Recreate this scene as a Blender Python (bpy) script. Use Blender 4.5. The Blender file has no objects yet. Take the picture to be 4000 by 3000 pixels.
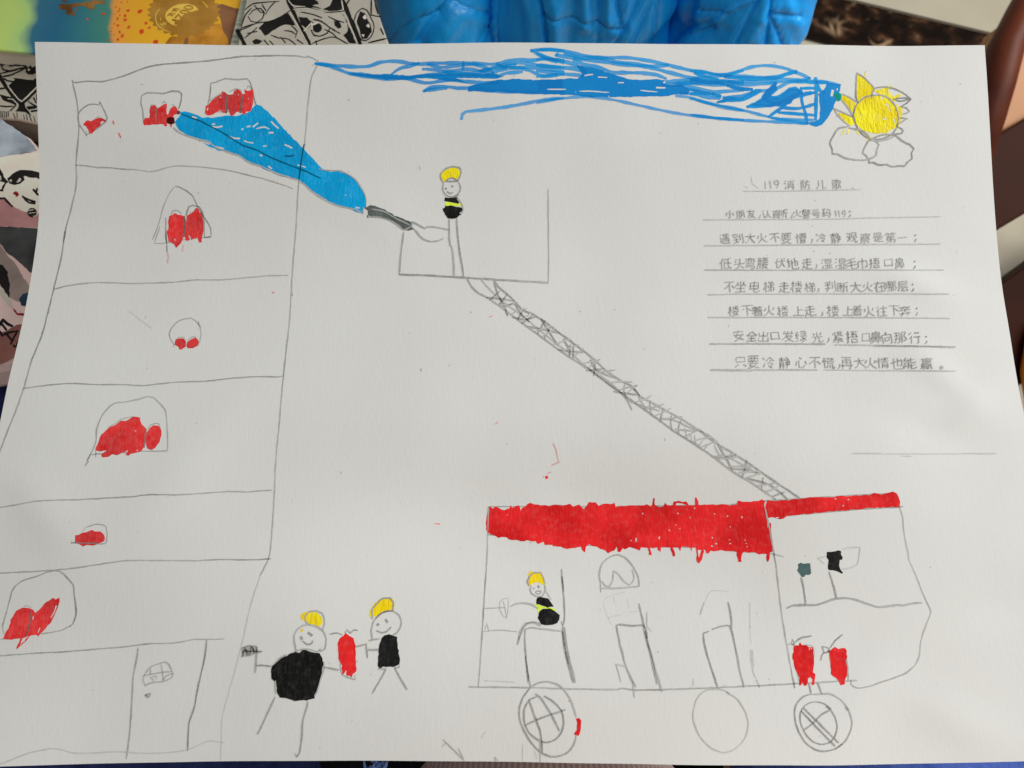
import bpy, bmesh, math, random
import numpy as np
from mathutils import Vector, Matrix, noise
from mathutils.geometry import delaunay_2d_cdt, tessellate_polygon

# ------------------------------------------------------------------ camera, world, light
scene = bpy.context.scene
COL = scene.collection
TILT = math.radians(20)          # the drawing leans this much towards whoever looks at it
D = 0.342                        # lens to the flat part of the sheet, metres
F = 3022.0                       # focal length in units of a 4000 wide picture
CT, ST = math.cos(TILT), math.sin(TILT)
ORG = np.array([0.0, 0.0, 0.60])
ROT = np.array([[1, 0, 0], [0, CT, -ST], [0, ST, CT]])

def to_world(p):                 # sheet frame (x right, y up the sheet, z off the sheet) -> world
    return np.asarray(p) @ ROT.T + ORG

cam = bpy.data.cameras.new('camera'); cam_ob = bpy.data.objects.new('camera', cam); COL.objects.link(cam_ob)
cam.sensor_width = 36; cam.lens = 36 * F / 4000; cam.clip_start = 0.01; cam.clip_end = 60
cam_ob.location = to_world([0, 0, D]); cam_ob.rotation_euler = (TILT, 0, 0)
cam.dof.use_dof = True; cam.dof.focus_distance = 0.318; cam.dof.aperture_fstop = 18.0
scene.camera = cam_ob

world = bpy.data.worlds.new('World'); scene.world = world; world.use_nodes = True
bg = world.node_tree.nodes['Background']; bg.inputs[0].default_value = (1.0, 0.965, 0.925, 1); bg.inputs[1].default_value = 0.175

def area(name, loc, target, size, power, color):
    l = bpy.data.lights.new(name, 'AREA'); l.shape = 'RECTANGLE'; l.size, l.size_y = size; l.energy = power; l.color = color
    o = bpy.data.objects.new(name, l); COL.objects.link(o); o.location = loc
    o.rotation_euler = (Vector(target) - Vector(loc)).to_track_quat('-Z', 'Y').to_euler()
    return o
area('window_light', (1.05, 0.50, 1.38), (0.05, 0.0, 0.6), (0.9, 1.0), 18.6, (0.955, 1.0, 1.0))
area('fill_light', (0.5, -0.7, 2.3), (0.05, 0.0, 0.6), (0.7, 0.7), 9.5, (0.975, 1.0, 0.985))  # unseen lamp added as fill from the viewer's side, for jacket and knit

vs = scene.view_settings
vs.view_transform = 'Standard'; vs.look = 'None'; vs.exposure = 0.0; vs.gamma = 1.0; vs.use_curve_mapping = False
try: scene.cycles.use_denoising = True
except Exception: pass

# ------------------------------------------------------------------ helpers
def lin(r, g, b, gain=1.0):
    f = lambda c: ((c / 255 + .055) / 1.055) ** 2.4 if c / 255 > .04045 else c / 255 / 12.92
    return (min(.95, f(r) * gain), min(.95, f(g) * gain), min(.95, f(b) * gain), 1)

def linI(r, g, b): return lin(r, g, b, 1.34)

def tag(o, label=None, cat=None, group=None, kind=None):
    if label: o['label'] = label
    if cat: o['category'] = cat
    if group: o['group'] = group
    if kind: o['kind'] = kind
    return o

ROOTLOC = {}
def root(name, loc, label, cat, group=None):
    o = bpy.data.objects.new(name, None); COL.objects.link(o); o.location = loc
    o.empty_display_size = .02
    ROOTLOC[o.name] = np.array(loc, float)
    return tag(o, label, cat, group)

def origin_of(o):
    return ROOTLOC.get(o.name, np.zeros(3)) if o is not None else np.zeros(3)

def mk(name, V, faces, m, parent=None, smooth=False, origin=None, dens=None):
    V = np.asarray(V, float)
    og = origin_of(parent) if parent is not None else (np.array(origin, float) if origin is not None else np.zeros(3))
    me = bpy.data.meshes.new(name)
    me.from_pydata((V - og).tolist(), [], [list(map(int, f)) for f in faces]); me.update()
    if m is not None: me.materials.append(m)
    if smooth: me.polygons.foreach_set('use_smooth', [True] * len(me.polygons))
    if dens is not None:
        a = me.attributes.new('ink_cover', 'FLOAT', 'FACE'); a.data.foreach_set('value', dens)
    o = bpy.data.objects.new(name, me); COL.objects.link(o)
    if parent is not None:
        o.parent = parent; ROOTLOC[o.name] = og
    else:
        o.location = og; ROOTLOC[o.name] = og
    return o

def nodes_mat(name):
    m = bpy.data.materials.new(name); m.use_nodes = True
    nt = m.node_tree; return m, nt, nt.nodes['Principled BSDF']

def N(nt, typ, **kw):
    n = nt.nodes.new(typ)
    for k, v in kw.items(): setattr(n, k, v)
    return n

def noise_node(nt, scale, detail=3, vec=None, rough=.5):
    n = N(nt, 'ShaderNodeTexNoise'); n.inputs['Scale'].default_value = scale; n.inputs['Detail'].default_value = detail
    n.inputs['Roughness'].default_value = rough
    if vec is not None: nt.links.new(vec, n.inputs['Vector'])
    return n

def coords(nt, scale=None, kind='Object'):
    t = N(nt, 'ShaderNodeTexCoord')
    if scale is None: return t.outputs[kind]
    mp = N(nt, 'ShaderNodeMapping'); mp.inputs['Scale'].default_value = scale
    nt.links.new(t.outputs[kind], mp.inputs['Vector']); return mp.outputs['Vector']

def ramp(nt, fac, stops):
    r = N(nt, 'ShaderNodeValToRGB'); el = r.color_ramp.elements
    while len(el) < len(stops): el.new(.5)
    for e, (p, c) in zip(el, stops): e.position = p; e.color = c
    nt.links.new(fac, r.inputs[0]); return r.outputs[0]

def mix(nt, fac, a, b):
    n = N(nt, 'ShaderNodeMix', data_type='RGBA')
    for val, i in ((fac, 0), (a, 6), (b, 7)):
        if hasattr(val, 'is_linked'): nt.links.new(val, n.inputs[i])
        else: n.inputs[i].default_value = val
    return n.outputs[2]

def math_n(nt, op, a, b=None, clamp=False):
    n = N(nt, 'ShaderNodeMath', operation=op); n.use_clamp = clamp
    for i, v in enumerate((a, b)):
        if v is None: continue
        if hasattr(v, 'is_linked'): nt.links.new(v, n.inputs[i])
        else: n.inputs[i].default_value = v
    return n.outputs[0]

def bump(nt, bsdf, h, strength, dist):
    b = N(nt, 'ShaderNodeBump'); b.inputs['Strength'].default_value = strength; b.inputs['Distance'].default_value = dist
    nt.links.new(h, b.inputs['Height']); nt.links.new(b.outputs[0], bsdf.inputs['Normal'])

PAPER = lin(222, 220, 215)

def paper_height(nt):            # laid drawing paper: fibres, faint ribs, blotchy felt marks
    a = noise_node(nt, 760, 4, coords(nt, (1, .3, 1))).outputs[0]
    b = noise_node(nt, 1500, 2, coords(nt, (1, .25, 1))).outputs[0]
    c = noise_node(nt, 150, 2, coords(nt)).outputs[0]
    s = math_n(nt, 'ADD', a, math_n(nt, 'MULTIPLY', b, .55))
    return math_n(nt, 'ADD', s, math_n(nt, 'MULTIPLY', c, .5))

def m_paper():
    m, nt, b = nodes_mat('drawing_paper')
    n1 = noise_node(nt, 14, 4, coords(nt)).outputs[0]
    c = ramp(nt, n1, [(.3, lin(220, 217, 212)), (.7, lin(225, 223, 219))])
    nt.links.new(c, b.inputs['Base Color']); b.inputs['Roughness'].default_value = .9
    b.inputs['Specular IOR Level'].default_value = .18
    bump(nt, b, paper_height(nt), .5, .00011)
    return m

def m_ink(name, c1, c2, grain=.15, gscale=500, rough=.75, streak=None, bstr=.5, bd=.00013, base=None):
    """ink or pencil on the sheet: density says how much of the paper it covers"""
    m, nt, b = nodes_mat(name)
    d = N(nt, 'ShaderNodeAttribute', attribute_name='ink_cover').outputs['Fac']
    g = noise_node(nt, gscale, 4, coords(nt, streak)).outputs[0]
    gg = math_n(nt, 'ADD', math_n(nt, 'MULTIPLY', math_n(nt, 'SUBTRACT', g, .5), grain * 4), 1.0)
    f = math_n(nt, 'MULTIPLY', d, gg, True)
    g2 = noise_node(nt, 70, 5, coords(nt, streak)).outputs[0]
    ink = ramp(nt, g2, [(.36, c1), (.64, c2)])
    over = math_n(nt, 'MULTIPLY', math_n(nt, 'SUBTRACT', d, 1.0, True), 1.5, True)   # a second pass of the pen is darker
    ink = mix(nt, over, ink, (c1[0] * .75, c1[1] * .75, c1[2] * .85, 1))
    col = mix(nt, f, base or PAPER, ink)
    nt.links.new(col, b.inputs['Base Color']); b.inputs['Roughness'].default_value = rough
    b.inputs['Specular IOR Level'].default_value = .12
    bump(nt, b, paper_height(nt), bstr, bd)
    return m

def m_plain(name, c1, c2=None, scale=30, rough=.6, bscale=None, bstr=.3, bd=.001, spec=.4, vscale=None):
    m, nt, b = nodes_mat(name)
    if c2 is None: b.inputs['Base Color'].default_value = c1
    else:
        n1 = noise_node(nt, scale, 5, coords(nt, vscale)).outputs[0]
        nt.links.new(ramp(nt, n1, [(.32, c1), (.68, c2)]), b.inputs['Base Color'])
    b.inputs['Roughness'].default_value = rough; b.inputs['Specular IOR Level'].default_value = spec
    if bscale: bump(nt, b, noise_node(nt, bscale, 4, coords(nt, vscale)).outputs[0], bstr, bd)
    return m

# ------------------------------------------------------------------ the sheet's shape
def pchip(xs, ys):
    xs = np.array(xs, float); ys = np.array(ys, float)
    h = np.diff(xs); dlt = np.diff(ys) / h
    mm = np.zeros(len(xs)); mm[0] = dlt[0]; mm[-1] = dlt[-1]
    for i in range(1, len(xs) - 1): mm[i] = (dlt[i - 1] * h[i] + dlt[i] * h[i - 1]) / (h[i] + h[i - 1])
    def f(x):
        x = np.clip(np.asarray(x, float), xs[0], xs[-1])
        i = np.clip(np.searchsorted(xs, x) - 1, 0, len(h) - 1); t = (x - xs[i]) / h[i]
        return ((1 + 2 * t) * (1 - t) ** 2 * ys[i] + t * (1 - t) ** 2 * h[i] * mm[i]
                + t * t * (3 - 2 * t) * ys[i + 1] + t * t * (t - 1) * h[i] * mm[i + 1])
    return f

def prof(tab):
    Y = [(1500 - py) / F * (D - z / 1000) for py, z in tab]; Z = [z / 1000 for py, z in tab]
    return pchip(Y[::-1], Z[::-1])
HL = prof([(170, 0), (480, -1.0), (690, -1.4), (893, -.2), (1018, 2.7), (1134, 6.1), (1245, 9.8), (1342, 13.4), (1500, 19.6), (1660, 25), (2000, 35.5), (2500, 49.5), (2990, 62)])
HR = prof([(170, 0), (500, 2.6), (905, 6.6), (1116, 10.6), (1300, 15.6), (1504, 21.2), (1660, 26.6), (2000, 36.5), (2500, 50), (2990, 62)])
TOPW = pchip([-.22, -.21, -.178, -.125, -.056, -.011, .05, .13, .17, .21, .22], [.0018, .0018, .0005, -.0018, 0, .001, 0, -.0013, -.0026, -.0013, -.001])
BOTW = pchip([-.22, -.19, -.172, -.093, -.046, 0, .03, .065, .093, .15, .187, .22], [.0028, .0025, .0015, -.0015, -.0021, -.001, .0004, .0015, .0015, .0004, -.0012, -.002])
XE = .2099
YT, YB = 0.15045, -0.1374

def sheet_h(X, Y):
    X = np.asarray(X, float); Y = np.asarray(Y, float)
    t = np.clip((X + .21) / .42, 0, 1); t = t * t * (3 - 2 * t)
    z = (1 - t) * HL(Y) + t * HR(Y)
    z = z + TOPW(X) * np.clip((Y - .06) / .09, 0, 1) ** 2 + BOTW(X) * np.clip((-.055 - Y) / .083, 0, 1) ** 2
    # the sheet's sag and its lift to the right are shaped to place soft shade
    z = z - .0080 * np.exp(-((X - .035) / .088) ** 2 - ((Y + .074) / .036) ** 2) - .0036 * np.exp(-((X + .015) / .075) ** 2 - ((Y + .052) / .026) ** 2)
    z = z + .0030 * np.exp(-((X + .12) / .07) ** 2 - ((Y + .07) / .036) ** 2) - .0018 * np.exp(-((X - .02 - .5 * (Y - .02)) / .045) ** 2 - ((Y - .02) / .05) ** 2)
    z = z + .0022 * np.exp(-((X - .17) / .03) ** 2 - ((Y - .02) / .04) ** 2) + .0016 * np.exp(-((X + .08) / .05) ** 2 - ((Y - .07) / .03) ** 2)
    # hand-made unevenness: slow buckles and a few soft dents
    z = z + .00045 * np.sin(31 * X + 14 * Y + 1.1) * np.sin(23 * Y - 9 * X + .4) + .00016 * np.sin(88 * X - 50 * Y) * np.sin(61 * Y + 40 * X + 2)
    for cx, cy, a, w, an in ((.172, .043, .0011, .0065, -.35), (.16, .018, -.0010, .008, .5), (.178, .004, .0011, .007, -.75), (.168, -.018, -.0008, .008, -.3), (.19, -.008, .0009, .006, .6), (.13, -.115, .0009, .009, .8), (.19, -.085, -.0010, .009, .2), (.165, -.125, .0009, .008, -.4), (-.13, -.03, .0008, .012, .9), (-.185, -.05, .0009, .009, -.7), (.02, -.06, .0006, .012, -.6), (-.02, .05, -.0005, .014, .3), (.075, .105, .0005, .010, .4), (-.06, .075, .0006, .012, -.5)):
        u = (X - cx) * math.cos(an) + (Y - cy) * math.sin(an); v = -(X - cx) * math.sin(an) + (Y - cy) * math.cos(an)
        z = z + a * np.exp(-(u / (w * 2.6)) ** 2 - (v / w) ** 2)
    return z

def on_sheet(px, py, off=0.0):
    px = np.asarray(px, float); py = np.asarray(py, float); z = np.zeros_like(px)
    for _ in range(12):
        X = (px - 2000) / F * (D - z); Y = (1500 - py) / F * (D - z); z = sheet_h(X, Y)
    X = (px - 2000) / F * (D - z); Y = (1500 - py) / F * (D - z)
    X = np.clip(X, -XE, XE); Y = np.clip(Y, YB, YT)
    return to_world(np.stack([X, Y, z + off], -1))

CAMW = to_world([0, 0, D])
def on_plane(pt, nrm):
    pt = np.array(pt, float); nrm = np.array(nrm, float); nrm /= np.linalg.norm(nrm)
    def f(px, py, off=0.0):
        d = np.stack([(np.asarray(px, float) - 2000) / F, (1500 - np.asarray(py, float)) / F, -np.ones_like(np.asarray(px, float))], -1) @ ROT.T
        q = pt + nrm * off
        t = ((q - CAMW) @ nrm) / (d @ nrm)
        return CAMW + d * t[..., None]
    return f

def at_depth(px, py, dep):
    return to_world([(px - 2000) / F * dep, (1500 - py) / F * dep, D - dep])

# ------------------------------------------------------------------ ink shapes
K = 1000 / 2212
TILES = dict(Z=(0, 0, 1), A=(200, 200, K), B=(0, 900, 1200 / 2212), C=(0, 1700, K), D=(0, 2250, K), E=(1000, 500, K),
             F=(1750, 1000, 1500 / 2212), G=(1650, 600, 250 / 1382), H=(1850, 1850, K), I=(2750, 1850, K), J=(1800, 2250, K),
             K=(2600, 2350, 866 / 2210), M=(2900, 2050, 800 / 2212), N=(850, 2250, K), S=(2700, 150, K), R=(2100, 150, 800 / 2212),
             U=(1200, 150, K), V=(800, 0, 800 / 2212), P=(2700, 650, K), Q=(2700, 980, 1050 / 2212), W=(560, 0, 400 / 2212),
             X=(0, 170, 200 / 1005), Y=(0, 1150, 200 / 1005), T=(0, 0, K), O=(0, 100, 300 / 711), L=(0, 700, 250 / 518))
rng = random.Random(7)

def smooth_path(p, step):
    if len(p) < 3: q = [p[0], p[-1]]
    else: q = p
    out = []
    n = len(q)
    for i in range(n - 1):
        p0 = q[max(i - 1, 0)]; p1 = q[i]; p2 = q[i + 1]; p3 = q[min(i + 2, n - 1)]
        L = math.hypot(p2[0] - p1[0], p2[1] - p1[1]); k = max(1, int(L / step))
        for j in range(k):
            t = j / k
            # tame the tangents where the pen turns sharply
            def tang(a, b, c):
                v1 = (b[0] - a[0], b[1] - a[1]); v2 = (c[0] - b[0], c[1] - b[1])
                l1 = math.hypot(*v1) or 1; l2 = math.hypot(*v2) or 1
                cs = (v1[0] * v2[0] + v1[1] * v2[1]) / (l1 * l2)
                s = max(0, min(1, (cs + .2) / .7)) * min(l1, l2, L) / 2
                return ((v1[0] / l1 + v2[0] / l2) * s, (v1[1] / l1 + v2[1] / l2) * s)
            m1 = tang(p0, p1, p2) if i > 0 else ((p2[0] - p1[0]) * .6, (p2[1] - p1[1]) * .6)
            m2 = tang(p1, p2, p3) if i < n - 2 else ((p2[0] - p1[0]) * .6, (p2[1] - p1[1]) * .6)
            a = 2 * t ** 3 - 3 * t * t + 1; b_ = t ** 3 - 2 * t * t + t; c = -2 * t ** 3 + 3 * t * t; d = t ** 3 - t * t
            out.append((a * p1[0] + b_ * m1[0] + c * p2[0] + d * m2[0], a * p1[1] + b_ * m1[1] + c * p2[1] + d * m2[1]))
    out.append(tuple(q[-1]))
    return out

class Ink:
    def __init__(s): s.v = []; s.f = []; s.meta = []; s.sid = 0; s.free = []
    def face(s, pts, dens, sid, erase=False):
        a = 0
        for i in range(len(pts)):
            x1, y1 = pts[i]; x2, y2 = pts[(i + 1) % len(pts)]; a += x1 * y2 - x2 * y1
        if abs(a) < .02: return
        if a < 0: pts = pts[::-1]
        k = len(s.v); s.v += pts; s.f.append(list(range(k, k + len(pts)))); s.meta.append((sid, dens, erase))
    def stroke(s, pts, w, dens, erase=False, caps=False, step=14, jit=.7, taper=True):
        s.sid += 1
        p = smooth_path(pts, step)
        p = [(x + rng.uniform(-jit, jit), y + rng.uniform(-jit, jit)) for x, y in p]
        n = len(p); ph = rng.uniform(0, 6); L = []; Rr = []; ws = []
        for i in range(n):
            a = p[max(i - 1, 0)]; b = p[min(i + 1, n - 1)]
            dx, dy = b[0] - a[0], b[1] - a[1]; l = math.hypot(dx, dy) or 1
            ww = w * (1 + .14 * math.sin(ph + i * .9) + rng.uniform(-.1, .1)) / 2
            if taper and n > 3 and i in (0, n - 1): ww *= .6
            nx, ny = -dy / l * ww, dx / l * ww
            L.append((p[i][0] + nx, p[i][1] + ny)); Rr.append((p[i][0] - nx, p[i][1] - ny)); ws.append(ww)
        dd = dens
        for i in range(n - 1):
            dd += rng.uniform(-.10, .10) * dens; dd = max(dens * .75, min(dens * 1.2, dd))
            s.face([L[i], L[i + 1], Rr[i + 1], Rr[i]], dens if caps else dd, s.sid, erase)
        if caps:
            for i in ([0, n - 1] if n > 1 else [0]):
                s.disc(p[i], ws[i] / (.6 if taper and n > 3 else 1) * .95, dens, s.sid, erase)
            for i in range(1, n - 1): s.disc(p[i], ws[i] * .98, dens, s.sid, erase, 7)
    def disc(s, c, r, dens, sid=None, erase=False, k=10):
        if sid is None: s.sid += 1; sid = s.sid
        s.face([(c[0] + r * math.cos(j * 2 * math.pi / k), c[1] + r * math.sin(j * 2 * math.pi / k)) for j in range(k)], dens, sid, erase)
    def poly(s, pts, dens, erase=False, rag=2.0, step=11):
        s.sid += 1
        q = []
        n = len(pts)
        for i in range(n):
            a, b = pts[i], pts[(i + 1) % n]; l = math.hypot(b[0] - a[0], b[1] - a[1]); k = max(1, int(l / step))
            for j in range(k):
                t = j / k; q.append((a[0] + (b[0] - a[0]) * t + rng.uniform(-rag, rag), a[1] + (b[1] - a[1]) * t + rng.uniform(-rag, rag)))
        s.face(q, dens, s.sid, erase)
        xs = [a[0] for a in pts]; ys = [a[1] for a in pts]
        if not erase and (max(xs) - min(xs) > 120 or max(ys) - min(ys) > 120):
            x = min(xs) + 25
            while x < max(xs):
                y = min(ys) + 25
                while y < max(ys):
                    s.free.append((x + rng.uniform(-9, 9), y + rng.uniform(-9, 9))); y += 55
                x += 55
    def parse(s, text, step=14):
        for line in text.strip().split('\n'):
            line = line.strip()
            if not line: continue
            h, b = line.split(':'); h = h.split(); ox, oy, k = TILES[h[1]]
            for run in b.split('/'):
                c = list(map(float, run.split())); pts = [(ox + c[i] * k, oy + c[i + 1] * k) for i in range(0, len(c), 2)]
                if h[0] == 's': s.stroke(pts, float(h[2]) * .77, float(h[3]) * .8, step=step)
                elif h[0] == 'm': s.stroke(pts, float(h[2]) * 1.15, float(h[3]), caps=True, jit=.5, step=13)
                elif h[0] == 'e': s.stroke(pts, float(h[2]), 1, erase=True, jit=1.2)
                elif h[0] == 'p': s.poly(pts, float(h[2]), rag=float(h[3]) if len(h) > 3 else 2)
                elif h[0] == 'E': s.poly(pts, 1, erase=True)
                elif h[0] == 'd': s.disc(pts[0], float(h[2]), float(h[3]))
        return s
    def build(s, name, m, parent, surf=None, off=.00006):
        surf = surf or on_sheet
        vc = [Vector(p) for p in s.v] + [Vector(p) for p in s.free]
        v, e, f, ov, oe, of = delaunay_2d_cdt(vc, [], s.f, 0, 1e-3, False)
        vv = np.array([(p[0], p[1]) for p in v]); ff = np.array([list(t)[:3] for t in f]); cen = vv[ff].mean(1)
        order = np.argsort(cen[:, 0]); sx = cen[order, 0]; best = [dict() for _ in range(len(ff))]; gone = np.zeros(len(ff), bool)
        for fc, (sid, dn, er) in zip(s.f, s.meta):
            P = np.array([s.v[i] for i in fc]); lo, hi = P.min(0), P.max(0)
            cand = order[np.searchsorted(sx, lo[0]):np.searchsorted(sx, hi[0])]
            cand = cand[(cen[cand, 1] >= lo[1]) & (cen[cand, 1] <= hi[1])]
            if not len(cand): continue
            c = cen[cand]; wn = np.zeros(len(cand), int); k = len(P)
            for i in range(k):
                x1, y1 = P[i]; x2, y2 = P[(i + 1) % k]
                side = (x2 - x1) * (c[:, 1] - y1) - (c[:, 0] - x1) * (y2 - y1)
                wn += ((y1 <= c[:, 1]) & (y2 > c[:, 1]) & (side > 0)).astype(int) - ((y1 > c[:, 1]) & (y2 <= c[:, 1]) & (side < 0)).astype(int)
            for t in cand[wn != 0]:
                if er: gone[t] = True
                else: best[t][sid] = max(dn, best[t].get(sid, 0))
        F_, D_ = [], []
        for t in range(len(ff)):
            if gone[t] or not best[t]: continue
            d = max(best[t].values()); nn = len(best[t])
            a_, b_, c_ = vv[ff[t]]
            if abs((b_[0] - a_[0]) * (c_[1] - a_[1]) - (b_[1] - a_[1]) * (c_[0] - a_[0])) < 1e-3: continue
            D_.append(d + min(.9, .3 * (nn - 1))); F_.append([int(i) for i in ff[t]])
        used = sorted({i for fc in F_ for i in fc}); mp = {u: i for i, u in enumerate(used)}
        px = np.array([v[u][0] for u in used]); py = np.array([v[u][1] for u in used])
        W = surf(px, py, off)
        # image y runs down, so turn the faces over to look at the viewer
        return mk(name, W, [[mp[i] for i in fc][::-1] for fc in F_], m, parent, dens=D_)

LAYER = [0]
def draw(name, m, parent, text, layer, label=None, surf=None, step=14):
    LAYER[0] += 1
    o = Ink().parse(text, step).build(name, m, parent, surf, layer * .00004 + (LAYER[0] % 9) * .000003)
    if label: o['label'] = label
    return o

def draw_each(name, m, parent, text, layer, surf=None):
    for line in text.strip().split('\n'): draw(name, m, parent, line, layer, None, surf)

def tube(path, radii, seg=16, squash=1.0, up=(0, 0, 1)):
    P = [Vector(p) for p in path]; V = []; Fc = []
    n = len(P)
    for i in range(n):
        t = (P[min(i + 1, n - 1)] - P[max(i - 1, 0)]).normalized(); a = t.cross(Vector(up))
        if a.length < 1e-4: a = t.cross(Vector((1, 0, 0)))
        a.normalize(); b = a.cross(t)
        for j in range(seg):
            th = 2 * math.pi * j / seg; r = radii[i]
            V.append(P[i] + a * (r * math.cos(th)) + b * (r * squash * math.sin(th)))
    for i in range(n - 1):
        for j in range(seg): Fc.append((i * seg + j, i * seg + (j + 1) % seg, (i + 1) * seg + (j + 1) % seg, (i + 1) * seg + j))
    Fc.append(tuple(range(seg))[::-1]); Fc.append(tuple((n - 1) * seg + j for j in range(seg)))
    return [tuple(v) for v in V], Fc

def prism(top, nrm, thick):
    top = np.asarray(top, float); nrm = np.array(nrm, float) / np.linalg.norm(nrm); n = len(top)
    V = np.concatenate([top, top - nrm * thick])
    Fc = [tuple(range(n)), tuple(range(2 * n - 1, n - 1, -1))] + [(i, n + i, n + (i + 1) % n, (i + 1) % n) for i in range(n)]
    return V, Fc

def fix_normals(o):
    bm = bmesh.new(); bm.from_mesh(o.data); bmesh.ops.recalc_face_normals(bm, faces=bm.faces); bm.to_mesh(o.data); bm.free()

def bevel(o, w, seg=3):
    md = o.modifiers.new('bevel', 'BEVEL'); md.width = w; md.segments = seg; md.limit_method = 'ANGLE'
    return o

def box(c, s):
    x, y, z = c; a, b, h = s[0] / 2, s[1] / 2, s[2] / 2
    V = [(x + i * a, y + j * b, z + k * h) for k in (-1, 1) for j in (-1, 1) for i in (-1, 1)]
    return V, [(0, 2, 3, 1), (4, 5, 7, 6), (0, 1, 5, 4), (2, 6, 7, 3), (0, 4, 6, 2), (1, 3, 7, 5)]

# ------------------------------------------------------------------ the drawing
PENCIL = m_ink('graphite_pencil', lin(62, 58, 52), lin(84, 80, 73), grain=.22, gscale=900, rough=.6)
RED = m_ink('red_marker', linI(186, 18, 20), linI(216, 34, 36), grain=.05, rough=.62, bstr=.9, bd=.0003)
MAROON = m_ink('red_marker_over_pencil', lin(70, 10, 10), lin(104, 16, 16), grain=.1)
BLUE = m_ink('blue_marker', linI(8, 122, 186), linI(24, 140, 198), grain=.05, rough=.6, streak=(.25, 1, 1))
CYAN = m_ink('sky_blue_marker', linI(2, 134, 186), linI(8, 150, 204), grain=.04, rough=.5, bstr=.9, bd=.0003)
YELLOW = m_ink('yellow_marker', linI(202, 176, 8), linI(228, 206, 22), grain=.10, gscale=260, rough=.6, bstr=1, bd=.0006)
GOLD = m_ink('amber_marker', linI(216, 176, 8), linI(234, 202, 22), grain=.06, rough=.6, bstr=.9, bd=.0004)
PEN_CYAN = m_ink('pencil_under_sky_blue', lin(0, 66, 88), lin(10, 84, 104), grain=.2, base=lin(4, 110, 150))
LIME = m_ink('lime_marker', linI(186, 212, 22), linI(212, 236, 60), grain=.1)
BLACK = m_ink('black_marker', lin(14, 14, 13), lin(30, 31, 30), grain=.03, rough=.5, bstr=.9, bd=.0003)
GREY = m_ink('grey_marker', linI(60, 65, 64), linI(92, 98, 96), grain=.05, rough=.6, bstr=.9, bd=.0003)
SLATE = m_ink('slate_green_marker', linI(52, 76, 76), linI(82, 104, 102), grain=.05, rough=.6)
TEAL = m_ink('teal_blend', linI(8, 128, 116), linI(30, 150, 130), grain=.15)

sheet = root('fire_safety_drawing', tuple(to_world([0, YB, .058])), "child's drawing of a burning building and a red-roofed fire engine on white paper", 'drawing')

# the paper itself, a thin bent slab
nx, ny = 150, 110
gx = np.linspace(-XE, XE, nx); gy = np.linspace(YB, YT, ny)
GX, GY = np.meshgrid(gx, gy); GZ = sheet_h(GX, GY)
top = to_world(np.stack([GX, GY, GZ], -1)).reshape(-1, 3); bot = to_world(np.stack([GX, GY, GZ - .00035], -1)).reshape(-1, 3)
V = np.concatenate([top, bot]); n = nx * ny; Fc = []
for j in range(ny - 1):
    for i in range(nx - 1):
        a = j * nx + i; Fc.append((a, a + 1, a + nx + 1, a + nx)); Fc.append((n + a, n + a + nx, n + a + nx + 1, n + a + 1))
ring = [j for j in range(nx)] + [j * nx + nx - 1 for j in range(1, ny)] + [(ny - 1) * nx + i for i in range(nx - 2, -1, -1)] + [j * nx for j in range(ny - 2, 0, -1)]
k0 = len(V); V = np.concatenate([V, top[ring], bot[ring]]); nr = len(ring)
for i in range(nr): Fc.append((k0 + i, k0 + nr + i, k0 + nr + (i + 1) % nr, k0 + (i + 1) % nr))
mk('paper', V, Fc, m_paper(), sheet, smooth=True)

# --- the building
bld = draw('drawn_building', PENCIL, sheet, '''
s A 8 .66: 180 250 188 268 205 272 320 260 440 262 550 238 680 195 800 148 900 122 1030 108 1200 96 1400 78 1550 58 1650 45 1800 42 2000 38 2120 42 2212 56
s Z 8 .6: 1198 219 1222 227 1243 239
s Z 8 .6: 1243 239 1236 262 1220 293 1211 336 1206 380 1200 430 1190 562 1179 616 1172 675 1167 711 1163 765 1158 862 1152 940 1142 1065 1131 1246 1107 1470 1090 1660 1077 1800 1070 1950 1052 2170 1015 2250
s Z 7 .36: 1015 2250 986 2340 968 2408 943 2521 909 2648 877 2761 866 2815 864 2901 861 2969
s A 8 .66: 185 275 200 340 225 450 232 560 238 660 232 780 218 920 216 1000 218 1130 205 1220 165 1390 130 1520 105 1659
s B 8 .66: 468 0 440 200 385 430 300 760 230 930 170 1140 110 1310 60 1430 0 1590 -50 1720
s A 7 .6: 210 985 290 990 400 1005 500 1007 640 1020 740 1025 850 1042 900 1036 1000 1005 1080 990 1200 995 1350 1008 1500 1025 1650 1058 1850 1108 2000 1155 2090 1190
s B 7 .62: 385 425 470 402 620 380 740 375 950 382 1250 373 1400 357 1600 356 1800 338 1970 325 2080 325
s B 7 .55: 165 1140 340 1115 520 1102 700 1110 900 1111 1030 1118 1150 1105 1280 1092 1480 1085 1700 1062 1870 1053 2000 1055 2040 1048
s C 7 .6: -20 628 120 605 330 568 700 556 950 542 1150 530 1290 513 1550 515 1750 503 1980 487 2130 490 2212 484 2350 475
s C 7 .6: -20 1193 250 1180 540 1160 800 1125 1060 1087 1300 1083 1700 1084 1900 1074 2080 1077 2212 1076 2340 1068
s D 7 .62: -20 691 350 665 600 652 850 630 1080 612 1200 595 1330 584 1500 580 1680 548 1790 548 1940 544
s D 8 .3: -20 1632 120 1580 250 1530 430 1492 500 1495 640 1530 800 1530 1000 1518 1200 1530 1400 1530 1630 1500 1740 1450 1810 1425 1940 1442
''', .4)
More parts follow.
